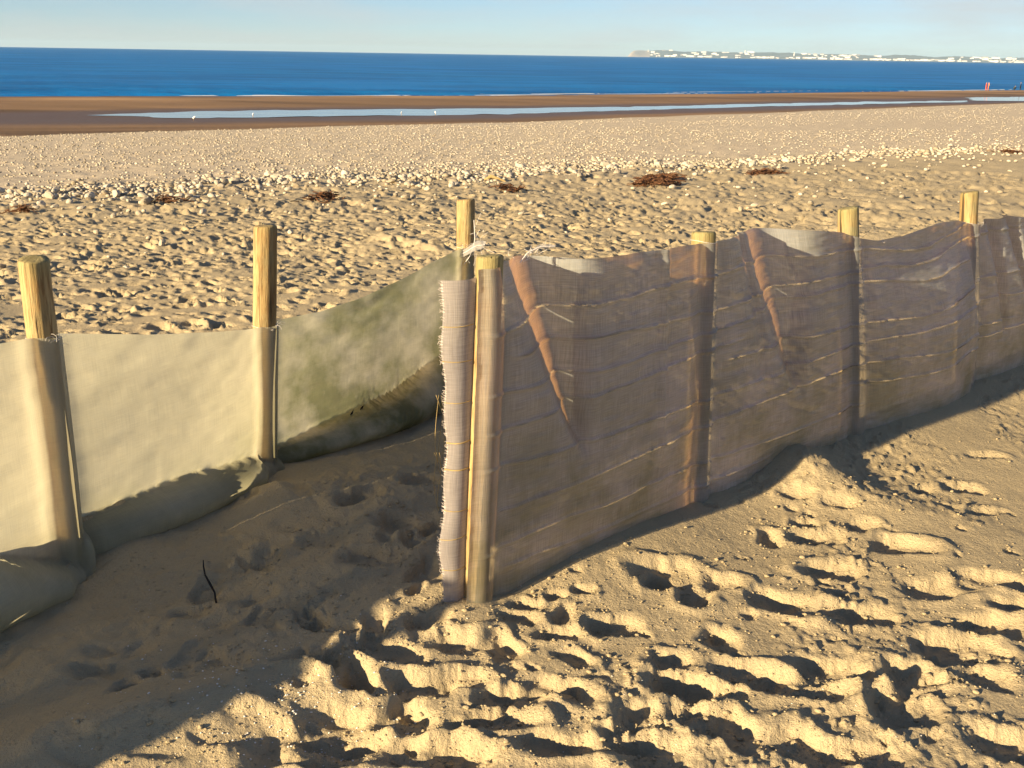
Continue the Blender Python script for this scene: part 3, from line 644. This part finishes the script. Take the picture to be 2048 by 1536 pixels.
# -- brown netting
def wedge(u, v, c0, c1, w0, w1, v0, v1, h):
    """a slanting fold: centre c0 at the top to c1 at its foot"""
    t = np.clip((v - v0) / (v1 - v0), 0, 1); c = c1 + (c0 - c1) * t; w = w1 + (w0 - w1) * t
    q = (u - c) / w; return h * np.where(q < 0, np.exp(-(q / 1.0) ** 2), np.exp(-(q / 0.55) ** 2)) * sstep(v0 - 0.06, v0 + 0.12, v) * (0.35 + 0.65 * t)
def ex_net(s, v, u, z, dp):
    f = 0.02 * np.sin(np.pi * np.clip(u % 1.0, 0, 1)) * np.sin(np.pi * v)
    f = f + wedge(u, v, 0.25, 0.38, 0.165, 0.025, 0.42, 1.0, -0.15)
    f = f + wedge(u, v, 1.50, 1.57, 0.25, 0.04, 0.36, 1.0, -0.15) + wedge(u, v, 1.30, 1.36, 0.05, 0.03, 0.35, 0.85, -0.03) + wedge(u, v, 0.74, 0.76, .02, .015, .3, .55, .014)
    f = f + wedge(u, v, 3.18, 3.26, 0.05, 0.02, 0.3, 1.0, -0.06) + wedge(u, v, 3.35, 3.5, 0.05, 0.02, 0.3, 1.0, -0.06) 
    bul = np.interp(u, [0, 1.7, 2.0, 2.15, 2.6, 2.9, 3.0, 3.1, 3.5, 4], [0, .0, .015, .05, .11, .09, .02, .03, .06, .05])
    f = f + bul * np.sin(np.clip(1 - z / 0.8, 0, 1) ** 0.9 * math.pi * 0.72)
    f = f + (0.004 * fbm(s, z, 6, 3, 21) + 0.002 * fbm(s, z * 5, 9, 2, 31)) * sstep(0.03, 0.09, dp)
    for i, (zc, ua, ub) in enumerate(CREASES):
        f = f + 0.007 * np.exp(-((z - zline(zc, u, i)) / 0.006) ** 2) * sstep(ua - .05, ua + .05, u) * (1 - sstep(ub - .05, ub + .05, u))
    return f
CREASES = [(0.90, 0, 4), (0.80, 0.1, 3.4), (0.72, 0, 2.9), (0.62, 0, 1.2), (0.58, 1.1, 4), (0.47, 0, 4), (0.355, 0.05, 3.3), (0.29, 1.9, 4), (0.2, 0, 2.0), (0.13, 0.1, 1.4)]
def zline(zc, u, i): return zc + 0.018 * np.sin(u * 2.1 + i * 1.7) + 0.006 * fbm(u, u * 0 + i, 4, 3, i + 3) - 0.07 * np.exp(-((u - 2.5) / .3) ** 2) * zc
tops_R = [(0, [(1008, 527), (1060, 526), (1120, 525), (1250, 510), (1385, 491)]), (1, [(1432, 487), (1520, 475), (1600, 468), (1678, 463)]),
          (2, [(1716, 464), (1740, 466), (1765, 476), (1800, 482), (1850, 472), (1918, 446)]), (3, [(1952, 441), (1975, 447), (1995, 450), (2048, 432), (2120, 440)])]
s, v, u2, zz, dp, Xc, Yc, S_, zb_, zt_, nnR = cloth('brown_netting', RIGHT, 1, tops_R, 0.009, ex_net, M_NET, None, None, 260, start=0.062, end=0.05, back=(0.018, 0.018))
crease = 0 * zz
for i, (zc, ua, ub) in enumerate(CREASES):
    gap = (0.25 + 0.75 * sstep(-0.15, 0.35, fbm(s[:, None] + 0 * zz, 0 * zz + i, 7.0, 3, 40 + i))) * sstep(-0.75, -0.35, fbm(s[:, None] + 0 * zz, 0 * zz + i, 1.6, 2, 140 + i)) * sstep(ua - .03, ua + .03, u2) * (1 - sstep(ub - .03, ub + .03, u2))
    crease = np.maximum(crease, gap * np.exp(-((zz - zline(zc, u2, i)) / 0.0030) ** 2) * sstep(.05, .06, dp + .03 * (i % 3 == 0)))
tone2_amt = np.clip(0.35 + 0.9 * sstep(0.75, 0.1, v)[None, :] + 0 * zz, 0, 1)  # second, browner tone grows stronger towards the foot
opn = 0.05 + 0.2 * np.exp(-(dp / 0.05) ** 4) + 0.10 * np.exp(-((s[:, None]) / 0.06) ** 4) + 0 * zz
net = finish_cloth('brown_netting', Xc, Yc, zz, s, v, {'tone2_amt': tone2_amt, 'open': opn, 'crease': crease}, M_NET)
tag(net, 'brown see-through mesh netting stretched along wooden posts with creases and orange sunlit folds', 'netting')
def on_net(sq, zq, pr=0.004):
    i = int(np.argmin(np.abs(s - sq))); j = int(np.argmin(np.abs(zz[i] - zq))); return np.array([Xc[i, j] + nnR[0][i] * pr, Yc[i, j] + nnR[1][i] * pr, zz[i, j]])
# the loose end of the netting, beyond the wrapped post
bC, tC = POST3['C']
def flap():
    zs_ = np.linspace(0.02, 1.06, 120); ws = np.linspace(0, 1, 16)
    ux = np.array([-0.94, -0.20, 0]); up = np.array([-0.20, -0.94, 0]) * -1
    Vv = []; 
    for z in zs_:
        c = bC + (tC - bC) * z / tC[2]; wid = 0.082 + 0.010 * math.sin(z * 7 + 1) + 0.012 * z + 0.004 * math.sin(z * 31) - 0.03 * sstep(0.25, 0.0, z)
        for w in ws:
            base = c + np.array([-0.030, -0.020, 0])
            Vv.append(base + ux * wid * w + np.array([0.20, -0.94, 0]) * (0.020 * math.sin(w * math.pi * .9) - 0.012 * (1 - w) ** 6 + 0.006 * math.sin(z * 9) * w) + np.array([0, 0, 0.003 * math.sin(z * 40) * w]))
    Vv = np.array(Vv); me = mesh_np('frayed_flap', Vv, grid_faces(len(zs_), len(ws)), True, {'tone2_amt': np.full(len(Vv), .1), 'open': np.full(len(Vv), .10), 'crease': np.zeros(len(Vv))})
    uv = me.uv_layers.new(name='UVMap'); vi = np.empty(len(me.loops), np.int32); me.loops.foreach_get('vertex_index', vi)
    U = np.stack([np.tile(ws * .1, len(zs_)), np.repeat(zs_, len(ws))], -1)[vi]; uv.data.foreach_set('uv', U.astype(np.float32).ravel())
    fo = link('frayed_flap', me, M_NET_SUNLIT, net); fo['label'] = 'frayed loose end of the netting, coloured lighter as lit by the sun'
    G = Vv.reshape(len(zs_), len(ws), 3); mb = MB()
    for i in range(230):
        q = rng.uniform(0, len(zs_) - 1.01); a = G[int(q), -1] + (G[int(q) + 1, -1] - G[int(q), -1]) * (q % 1); b0 = G[int(q), -3]
        dr = (a - b0); dr /= np.linalg.norm(dr); ln = rng.uniform(0.002, 0.010)
        mb.tube([b0 + (a - b0) * .6, a, a + dr * ln * .6 + np.array([0, 0, rng.normal(0, .001)]), a + dr * ln + np.array([0, -.002, rng.normal(0, .003)])], 0.0006, 4)
    fr = link('fringe', mb.mesh('fringe'), M_NETTHREAD, fo); fr['kind'] = 'stuff'
    for z in (0.93, 0.82, 0.70, 0.58, 0.49, 0.36, 0.27, 0.17):      # drawn weft bands
        i = int(np.argmin(np.abs(zs_ - z))); mb = MB(); row = G[i] + np.array([0.0, -0.0025, 0]); mb.tube(row[1:], 0.0022 if z in (.58, .49) else 0.0013, 5)
        link('drawn_thread', mb.mesh('drawn_thread'), M_STRAW, fo)
flap()
# loose strands and tie threads
def strand(mb, p, n, ln, rad, droop, seed):
    g = np.random.default_rng(seed)
    for k in range(n):
        d = np.array([g.normal(0, 1), g.normal(0, 1) , g.normal(0.3, .6)]); d /= np.linalg.norm(d); q = np.array(p) + g.normal(0, .006, 3); P = [q]
        for i in range(6): d = d + g.normal(0, .35, 3) + np.array([0, 0, -droop]); d /= np.linalg.norm(d); P.append(P[-1] + d * ln / 6)
        mb.tube(P, rad, 4)
for i, (q, n, ln) in enumerate([((0.15, 0.99), 2, .03), ((1.10, 1.0), 3, .03), ((2.2, 1.0), 2, .03), ((3.02, 1.0), 3, .03)]):
    mb = MB(); sp = np.interp(q[0], np.arange(len(RIGHT)), S_); ii = int(np.argmin(np.abs(s - sp))); strand(mb, (Xc[ii, -1], Yc[ii, -1], zz[ii, -1]), n, ln, 0.0005, 0.1, 60 + i)
    link('loose_strand', mb.mesh('loose_strand'), M_THREAD, net)
cs, cv, cu, cz, cX, cY = cg
for i, (uq, n, ln) in enumerate([(5.0, 9, .06), (6.0, 7, .05), (6.97, 8, .09)]):
    mb = MB(); ii = int(np.argmin(np.abs(cu[:, 0] - uq))); p = (cX[ii, -1], cY[ii, -1], cz[ii, -1]); strand(mb, p, n, ln * .8, 0.0005, 0.12, 80 + i)
    bb = POST3[LEFT[int(round(uq))]]; c = bb[0] + (bb[1] - bb[0]) * (cz[ii, -1] - .004) / bb[1][2]; th = np.linspace(0, 2 * math.pi, 40)
    mb.tube(np.stack([c[0] + .0475 * np.cos(th), c[1] + .0475 * np.sin(th), c[2] + .004 * np.sin(th * 2)], -1), 0.0008, 5)
    link('tie_thread', mb.mesh('tie_thread'), M_THREAD, cream)
for k in ('R1', 'R2', 'R3'):
    bb = POST3[k]; ii = int(np.argmin(np.abs(u2[:, 0] - RIGHT.index(k)))); c = bb[0] + (bb[1] - bb[0]) * (zz[ii, -1] + .004) / bb[1][2]; th = np.linspace(0, 2 * math.pi, 40); mb = MB()
    mb.tube(np.stack([c[0] + .0475 * np.cos(th), c[1] + .0475 * np.sin(th), c[2] + .004 * np.sin(th * 2)], -1), 0.0008, 5); link('tie_thread', mb.mesh('tie_thread'), M_THREAD, net)
# torn strip of white mesh blown over the green-stained post
def wisp(name, pts, wid, label):
    P = np.array([ony(x, y, Yq) for x, y, Yq in pts]); n = 26; t = np.linspace(0, 1, n); k = np.linspace(0, 1, len(P)); C_ = np.stack([np.interp(t, k, P[:, i]) for i in range(3)], -1)
    for _ in range(2): C_[1:-1] = (C_[:-2] + C_[1:-1] * 2 + C_[2:]) / 4
    w = wid * (0.25 + np.sin(t * math.pi * .85)); VV = []
    for i in range(n):
        for q in np.linspace(-1, 1, 5): VV.append(C_[i] + np.array([0.35 * q * w[i], 0.3 * q * w[i], 0.9 * q * w[i]]) + np.array([0, 0.004 * math.sin(i * 1.1 + q * 3), 0]))
    VV = np.array(VV); me = mesh_np(name, VV, grid_faces(n, 5), True, {'tone2_amt': np.zeros(len(VV)), 'open': np.full(len(VV), .45), 'crease': np.zeros(len(VV))}); me.uv_layers.new(name='UVMap')
    o = link(name, me, M_WISP); mb = MB()
    for q in range(9):
        a = VV[rng.integers(len(VV) - 12)]; mb.tube([a, a + rng.normal(0, .014, 3), a + rng.normal(0, .03, 3) + np.array([.02, 0, 0])], 0.0007, 4)
    mb.tube(C_ + np.array([0, -.003, 0]), 0.0016, 5)
    link('loose_strand', mb.mesh('loose_strand'), M_THREAD, o); tag(o, label, 'mesh scrap', 'torn white mesh scraps'); return o
M_WISP = mat_cloth('white_mesh', (0.72, 0.70, 0.68), (0.8, 0.78, 0.75), .4, .6, ((.6, .6, .6), (.6, .6, .6)))
wisp('mesh_scrap', [(948, 440, 4.80), (950, 480, 4.76), (940, 512, 4.74), (928, 528, 4.74)], 0.006, 'thin white twisted mesh cord hanging down the green-stained post')
wisp('mesh_scrap', [(908, 512, 4.78), (930, 505, 4.74), (950, 492, 4.72), (970, 489, 4.72)], 0.022, 'torn white mesh scrap blowing out beside the green-stained post')
wisp('mesh_scrap', [(1040, 525, 2.93), (1055, 505, 2.95), (1080, 493, 2.97), (1110, 492, 2.99)], 0.006, 'torn white mesh scrap sticking up from the brown netting edge')

# dark scraps on the cream cloth
def on_cream(px, py):
    best, bp = 1e9, None; d = _ray(px, py); d = d / np.linalg.norm(d); P = np.stack([cX, cY, cz], -1).reshape(-1, 3) - np.array([0, 0, EYE])
    t = P @ d; e = np.linalg.norm(P - t[:, None] * d, axis=1); e[t < 1] = 9; i = int(np.argmin(e)); return P[i] + np.array([0, 0, EYE]) - d * 0.004
def scrap(px, py, pts, label):
    c = on_cream(px, py); n = np.array([.86, -.5, .05]); ax = np.array([.5, .86, 0]); bm = bmesh.new()
    for off_ in (0, 0.0015): 
        vv = [bm.verts.new(c + ax * a + np.array([0, 0, 1]) * b + n * (off_ + .001 * math.sin(a * 300))) for a, b in pts]
        bm.faces.new(vv if off_ else vv[::-1])
    bm.verts.ensure_lookup_table(); k = len(pts)
    for i in range(k): bm.faces.new((bm.verts[i], bm.verts[(i + 1) % k], bm.verts[k + (i + 1) % k], bm.verts[k + i]))
    me = bpy.data.meshes.new('seaweed_scrap'); bm.to_mesh(me); bm.free(); tag(link('seaweed_scrap', me, M_TWIG), label, 'scrap', 'dark scraps on the cream cloth')
scrap(701, 828, [(-.016, -.02), (-.006, -.012), (.0, -.016), (.004, -.004), (.016, .014), (.006, .010), (-.004, .004), (-.010, -.006)], 'ragged black seaweed scrap stuck on the cream cloth, the lower of two')
scrap(719, 817, [(-.010, -.010), (-.004, -.014), (.004, -.012), (.006, .0), (.014, .012), (.004, .012), (-.004, .008), (-.010, .002)], 'ragged black seaweed scrap stuck on the cream cloth, the upper of two')

# ------------------------------------------------------------------ stones of the shingle
def stone_mesh(seed, sub):
    bm = bmesh.new(); bmesh.ops.create_icosphere(bm, subdivisions=sub, radius=0.5); g = np.random.default_rng(seed); pl = g.normal(0, 1, (7, 3)); pl /= np.linalg.norm(pl, axis=1)[:, None]; ds = g.uniform(.28, .46, 7)
    for v_ in bm.verts:
        p = np.array(v_.co)
        for n_, d_ in zip(pl, ds):
            q = p @ n_
            if q > d_: p = p - n_ * (q - d_)
        v_.co = p * np.array([1.15, .85, .7])
    return bm
big_m = []
for k in range(12):
    bm = stone_mesh(k, 2); me = bpy.data.meshes.new('stone'); bm.to_mesh(me); bm.free(); me.materials.append(M_STONE); big_m.append(me)
low = []
for k in range(10):
    bm = stone_mesh(50 + k, 1); low.append((np.array([v_.co[:] for v_ in bm.verts]), np.array([[v_.index for v_ in f.verts] for f in bm.faces]))); bm.free()
cand = []
def ridge_pt():
    th = rng.uniform(-0.62, 0.62); rb_ = rline('big', th); return th, rb_
for k in range(3800):
    th, rb_ = ridge_pt(); r_ = rb_ * (1 + rng.normal(0.02, 0.03 if k % 3 else 0.09) + 0.03 * math.sin(th * 23) + 0.02 * math.sin(th * 61)); cand.append((r_, th, rng.uniform(.035, .115) * (1.0 if rng.uniform() < .88 else 1.5)))
for k in range(300):
    th, rb_ = ridge_pt(); r_ = rb_ * rng.uniform(.55, .97); cand.append((r_, th, rng.uniform(.03, .10)))
cand.sort(key=lambda c: -(c[2] / c[0]) * (1.0 if abs(c[1]) < .5 else .2))
for r_, th, sz in cand[:300]:
    x, y = r_ * math.sin(th), r_ * math.cos(th); o = link('stone', big_m[rng.integers(12)]); o.location = (x, y, ground(x, y) + sz * .22); o.scale = (sz, sz * rng.uniform(.8, 1.1), sz * rng.uniform(.75, 1.1)); o.rotation_euler = (rng.uniform(-.4, .4), rng.uniform(-.4, .4), rng.uniform(0, 6.3))
    tag(o, 'pale chalk stone lying in the ridge of larger stones', 'stone', 'larger stones along the shingle ridge')
mb = MB()
small = [(c[0], c[1], c[2]) for c in cand[300:]]
for k in range(30000):
    th = rng.uniform(-0.66, 0.66); rb_, rs_ = rline('big', th), rline('shing', th); q = rng.uniform(0, 1) ** 1.8
    r_ = rb_ * (1.0 + 0.0 * q) + (rs_ - rb_) * q * .98; dens = 0.55 + 0.6 * float(fbm(np.array(r_ * math.sin(th)), np.array(r_ * math.cos(th)), .16, 3, 71)) - 0.4 * q * (th > .1)
    if rng.uniform() > dens + .12: continue
    small.append((r_, th, rng.uniform(.022, .072) * (1 + q * .8)))
rot = [Matrix.Rotation(a, 3, 'Z') for a in np.linspace(0, 6, 12)]; rot = [np.array(q) for q in rot]
for r_, th, sz in small:
    x, y = r_ * math.sin(th), r_ * math.cos(th); lv, lf = low[rng.integers(10)]; mb.add((lv @ rot[rng.integers(12)]) * np.array([sz, sz, sz * rng.uniform(.7, 1.1)]) + np.array([x, y, ground(x, y) + sz * .18]), lf)
tag(link('shingle', mb.mesh('shingle', False), M_STONE), 'band of pale small shingle stones spread across the beach slope', kind='stuff')

# ------------------------------------------------------------------ wrack, twigs, shells, straw
def wrack(px, py, wpx, n, label, spread_y=1.0, z=-0.3):
    c = onz(px, py, z); wid = wpx / FPX * c[1]; mb = MB(); c[2] = ground(c[0], c[1])
    pool_ = [(c[0], c[1])]
    for k in range(n):
        P = []; d = rng.uniform(0, 6.28); x, y = pool_[rng.integers(len(pool_))]; q = math.hypot((x - c[0]) / (wid * .5), (y - c[1]) / (wid * .6 * spread_y)); ln = rng.uniform(.06, .30)
        if q > 1: x, y, q = c[0], c[1], 0
        zz_ = 0.01 + 0.10 * max(0, 1 - q) * rng.uniform(0, 1)
        for i in range(5): P.append((x, y, ground(x, y) + zz_ + .012 * math.sin(i + k))); d += rng.normal(0, .6); x += math.cos(d) * ln / 5; y += math.sin(d) * spread_y * ln / 5; pool_.append((x, y))
        mb.tube(P, rng.uniform(.003, .009), 4)
    tag(link('seaweed_clump', mb.mesh('seaweed_clump'), M_WEED), label, 'seaweed', 'brown seaweed left by the tide')
wrack(1335, 362, 130, 420, 'thick brown seaweed heap just below the stone ridge, the largest'); wrack(1300, 378, 200, 200, 'loose brown seaweed spread in front of the largest heap')
wrack(1520, 352, 90, 130, 'small flat brown seaweed clump by the ridge, beside the largest heap'); wrack(655, 412, 130, 90, 'sparse brown seaweed strands on sand in front of the stones'); wrack(1010, 392, 110, 60, 'thin brown seaweed streak beyond the green-stained post')
wrack(2015, 304, 90, 110, 'dark seaweed and driftwood at the far end of the stone ridge'); wrack(330, 415, 260, 50, 'scattered seaweed bits beyond the cream cloth', .5); wrack(60, 430, 260, 45, 'thin seaweed line beyond the leaning post', .4)
def twig(name, pts, rad, mat, label, cat):
    mb = MB(); mb.tube(pts, rad, 6); tag(link(name, mb.mesh(name), mat), label, cat)
b0 = onz(432, 1202); g0 = ground(b0[0], b0[1]); t0 = ony(404, 1120, b0[1] + .03)
tw = [b0 + np.array([.006, 0, g0 - .03]), b0 + np.array([0, 0, g0 + .004])] + [b0 + (t0 - b0) * q + np.array([.006 * math.sin(q * 7), 0, g0 * (1 - q)]) for q in (.25, .45, .65, .85, 1.0)]
twig('twig', tw, [.003, .0035, .003, .004, .0028, .0025, .0016], M_TWIG, 'thin black twig standing upright in the shaded sand', 'twig')
p = onz(985, 362, -.3); p[2] = ground(p[0], p[1])
mb = MB(); mb.tube([p + np.array([-.16, 0, .02]), p + np.array([-.03, .02, .09]), p + np.array([.1, .04, .05]), p + np.array([.22, .02, .01])], [.012, .03, .022, .006], 7); tag(link('driftwood', mb.mesh('driftwood'), M_STRAW), 'small tan driftwood piece lying by the stone ridge', 'driftwood')
p = onz(1330, 345, -.3); p[2] = ground(p[0], p[1])
twig('driftwood_branch', [p, p + np.array([-.05, 0, .12]), p + np.array([-.10, 0, .22]), p + np.array([-.04, 0, .34])], [.012, .010, .007, .004], M_TWIG, 'thin dark branch poking up from the largest seaweed heap', 'branch')
for i, (xa, ya, xb, yb, Yq, lb) in enumerate([(872, 790, 884, 905, 3.55, 'dry straw strand hanging beside the frayed flap, the longest'), (868, 905, 884, 985, 3.4, 'curled dry straw strand low beside the frayed flap')]):
    A, B_ = ony(xa, ya, Yq), ony(xb, yb, Yq - .05); mb = MB()
    for k in range(3):
        q = np.linspace(0, 1, 9); mb.tube(A + (B_ - A) * q[:, None] + np.stack([.02 * np.sin(q * 3 + k * 1.3), .02 * k * q, -.05 * k * q], -1), .0011, 4)
    twig_base = B_.copy(); gzz = ground(B_[0], B_[1]); mb.tube([B_, B_ + np.array([.01, 0, (gzz - B_[2]) * .5]), np.array([B_[0] + .02, B_[1], gzz - .02])], .001, 4)
    tag(link('dry_straw', mb.mesh('dry_straw'), M_STRAW), lb, 'straw')
mb = MB()
for k in range(420):
    px, py = (rng.normal(590, 130), rng.normal(1440, 60)) if k < 230 else (rng.uniform(100, 2000), rng.uniform(1180, 1536))
    q = onz(px, py); 
    if q[1] < 1.2: continue
    lv, lf = low[rng.integers(10)]; sz = rng.uniform(.003, .009) if k < 230 else rng.uniform(.002, .006); mb.add((lv @ rot[rng.integers(12)]) * np.array([sz, sz, sz * .6]) + np.array([q[0], q[1], ground(q[0], q[1]) + sz * .2]), lf)
tag(link('shell_bits', mb.mesh('shell_bits', False), M_SHELL), 'tiny white shell bits strewn on the near sand', kind='stuff')
mb = MB()
for k in range(5000):      # crumbs of damp sand kicked out of the prints
    if rng.uniform() < .75: c_ = near_pits[rng.integers(len(near_pits))]; px, py = c_[0] + rng.normal(0, 55), c_[1] + rng.normal(0, 28)
    else: px, py = rng.uniform(300, 2048), rng.uniform(1000, 1536)
    q = onz(px, py); 
    if q[1] < 1.2 or (q[1] > .95 * q[0] + 2.75 and q[0] > -.1): continue
    lv, lf = low[rng.integers(10)]; sz = rng.uniform(.003, .009) * (2.2 if rng.uniform() < .08 else 1); mb.add((lv @ rot[rng.integers(12)]) * np.array([sz * 1.2, sz, sz * .8]) + np.array([q[0], q[1], ground(q[0], q[1]) + sz * .2]), lf)
me = mb.mesh('sand_crumbs', True); at = me.attributes.new('tint', 'FLOAT_COLOR', 'POINT'); at.data.foreach_set('color', np.tile(np.array([.455, .375, .245, 1], np.float32), len(me.vertices)))
tag(link('sand_crumbs', me, M_SAND), 'loose crumbs of sand scattered round the footprints', kind='stuff')

# ------------------------------------------------------------------ gulls and people far off
def gull_mesh():
    me = bpy.data.meshes.new('gull'); P = [(-.26, 0, .20), (-.14, 0, .23), (0, 0, .25), (.11, 0, .29), (.17, 0, .37), (.23, 0, .38), (.29, 0, .365), (0.01, .03, .12), (0.02, .03, 0), (0.01, -.03, .12), (0.02, -.03, 0)]
    E_ = [(0, 1), (1, 2), (2, 3), (3, 4), (4, 5), (5, 6), (2, 7), (7, 8), (2, 9), (9, 10)]; me.from_pydata(P, E_, []); return me, [.012, .06, .085, .07, .042, .045, .012, .012, .01, .012, .01]
def skin(name, me, rad, mats, root=2, sub=1):
    o = bpy.data.objects.new(name, me); COL.objects.link(o)
    for m_ in mats: me.materials.append(m_)
    md = o.modifiers.new('skin', 'SKIN'); md.use_smooth_shade = True
    if not me.skin_vertices: me.attributes.new('skin', 'FLOAT', 'POINT') if False else None
    bm = bmesh.new(); bm.from_mesh(me); ly = bm.verts.layers.skin.verify(); bm.verts.ensure_lookup_table()
    for i, r_ in enumerate(rad): bm.verts[i][ly].radius = (r_, r_) if np.isscalar(r_) else r_; bm.verts[i][ly].use_root = (i == root)
    bm.to_mesh(me); bm.free(); s_ = o.modifiers.new('sub', 'SUBSURF'); s_.levels = s_.render_levels = sub; return o
def mat_bands(name, bands):
    """clothing by height: list of (up to height, colour)"""
    mt, nt, out = new_mat(name); sep = N(nt, 'ShaderNodeSeparateXYZ'); nt.links.new(N(nt, 'ShaderNodeTexCoord').outputs['Object'], sep.inputs[0]); c = bands[0][1]; 
    sock = None
    for (h, _), (_, c2) in zip(bands[:-1], bands[1:]):
        f_ = math_(nt, 'GREATER_THAN', sep.outputs[2], h); sock = mixc(nt, f_, sock if sock is not None else c, c2)
    principled(nt, out, sock, .8); return mt
M_GULL = mat_bands('gull_plumage', [(.14, (.5, .3, .1)), (.27, (.7, .7, .7)), (9, (.82, .82, .82))])
for i, (px, py, lb) in enumerate([(506, 233.0, 'white gull standing in the pool towards its narrow end'), (803, 230.3, 'white gull standing in the pool, one of a pair, nearer the narrow end'), (871, 229.6, 'white gull standing in the pool, one of a pair, nearer the town'), (388, 241.5, 'white gull on the wet sand below the pool')]):
    me, rad = gull_mesh(); o = skin('gull', me, rad, [M_GULL]); q = onz(px, py, -4.09 if py < 240 else -3.95); o.location = (q[0], q[1], ground(q[0], q[1]) + .02); o.scale = (.85, .85, .85); o.rotation_euler.z = rng.uniform(0, 6.28); tag(o, lb, 'gull', 'gulls at the pool')
def person(px, py, mat, label, rz, pose='stand', h=1.72):
    k = h / 1.72
    if pose == 'stand':
        P = [(0, 0, .95), (0, 0, 1.18), (0, 0, 1.42), (0, 0, 1.50), (0.02, 0, 1.62), (0.03, 0, 1.70), (.02, .10, .9), (.06, .11, .5), (-.02, .11, .08), (.14, .12, .03), (.0, -.10, .9), (-.05, -.11, .5), (-.16, -.11, .08), (-.03, -.12, .03),
             (0, .19, 1.40), (-.04, .25, 1.12), (.08, .24, .90), (0, -.19, 1.40), (.02, -.25, 1.12), (.12, -.22, .92)]
        E_ = [(0, 1), (1, 2), (2, 3), (3, 4), (4, 5), (0, 6), (6, 7), (7, 8), (8, 9), (0, 10), (10, 11), (11, 12), (12, 13), (2, 14), (14, 15), (15, 16), (2, 17), (17, 18), (18, 19)]
        rad = [(.15, .12), (.14, .11), (.16, .11), .06, .10, .085, .10, .075, .05, .04, .10, .075, .05, .04, .065, .05, .04, .065, .05, .04]
    else:
        P = [(-.22, 0, .38), (-.08, 0, .58), (.12, 0, .76), (.19, 0, .82), (.27, 0, .90), (.31, 0, .95), (-.16, .11, .38), (.22, .13, .46), (.05, .13, .08), (.18, .13, .03), (-.16, -.11, .38), (.22, -.13, .46), (.05, -.13, .08), (.18, -.13, .03),
             (.13, .17, .74), (.30, .18, .56), (.52, .12, .52), (.13, -.17, .74), (.30, -.18, .56), (.52, -.10, .50)]
        E_ = [(0, 1), (1, 2), (2, 3), (3, 4), (4, 5), (0, 6), (6, 7), (7, 8), (8, 9), (0, 10), (10, 11), (11, 12), (12, 13), (2, 14), (14, 15), (15, 16), (2, 17), (17, 18), (18, 19)]
        rad = [(.15, .13), (.15, .12), (.15, .11), .06, .10, .085, .11, .08, .05, .04, .11, .08, .05, .04, .065, .05, .04, .065, .05, .04]
    me = bpy.data.meshes.new('person'); me.from_pydata([tuple(k * c for c in q) for q in P], E_, []); o = skin('person', me, [tuple(k * c for c in np.atleast_1d(q).repeat(2)[:2]) if np.isscalar(q) else tuple(k * c for c in q) for q in rad], [mat], 0, 1)
    q = onz(px, py, -4.30); o.location = (q[0], q[1], ground(q[0], q[1])); o.rotation_euler.z = rz; tag(o, label, 'person'); return o
skinc = (.45, .28, .2)
M_P1 = mat_bands('orange_clothes', [(.08, (.03, .03, .03)), (.92, (.62, .10, .03)), (1.47, (.75, .09, .03)), (1.66, skinc), (9, (.08, .05, .03))])
M_P2 = mat_bands('bright_orange_clothes', [(.08, (.03, .03, .03)), (.92, (.70, .20, .07)), (1.47, (.80, .22, .06)), (1.66, skinc), (9, (.3, .2, .1))])
M_P3 = mat_bands('dark_clothes', [(.95, (.012, .013, .02)), (1.47, (.035, .04, .06)), (1.64, skinc), (9, (.03, .02, .02))])
M_P4 = mat_bands('dark_crouch_clothes', [(.45, (.012, .013, .02)), (.82, (.03, .05, .06)), (.93, skinc), (9, (.03, .02, .02))])
person(1971.5, 180.4, M_P1, 'person in red clothes walking close beside one in orange at the sea edge', 2.6); person(1976, 180.4, M_P2, 'person in orange clothes walking close beside one in red at the sea edge', 2.9)
person(2040, 180.5, M_P3, 'person in dark clothes with a hand raised, standing at the sea edge', 2.5); person(2028, 180.6, M_P4, 'person in dark clothes crouching low on the sand, arms stretched forward', 0.3, 'crouch')

# ------------------------------------------------------------------ haze over the bay
bm = bmesh.new(); bmesh.ops.create_cube(bm, size=1.0); me = bpy.data.meshes.new('haze'); bm.to_mesh(me); bm.free()
hz = link('haze', me); hz.location = (0, 6000, 12.5); hz.scale = (46000, 46000, 225)
mt, nt, out = new_mat('haze_air'); pv = N(nt, 'ShaderNodeVolumePrincipled'); pv.inputs['Color'].default_value = (0.55, 0.78, 1.0, 1); pv.inputs['Density'].default_value = 4.8e-5; pv.inputs['Anisotropy'].default_value = 0.0
nt.links.new(pv.outputs[0], out.inputs['Volume']); me.materials.append(mt); tag(hz, 'thin pale haze lying over the sea and the far shore', kind='stuff')
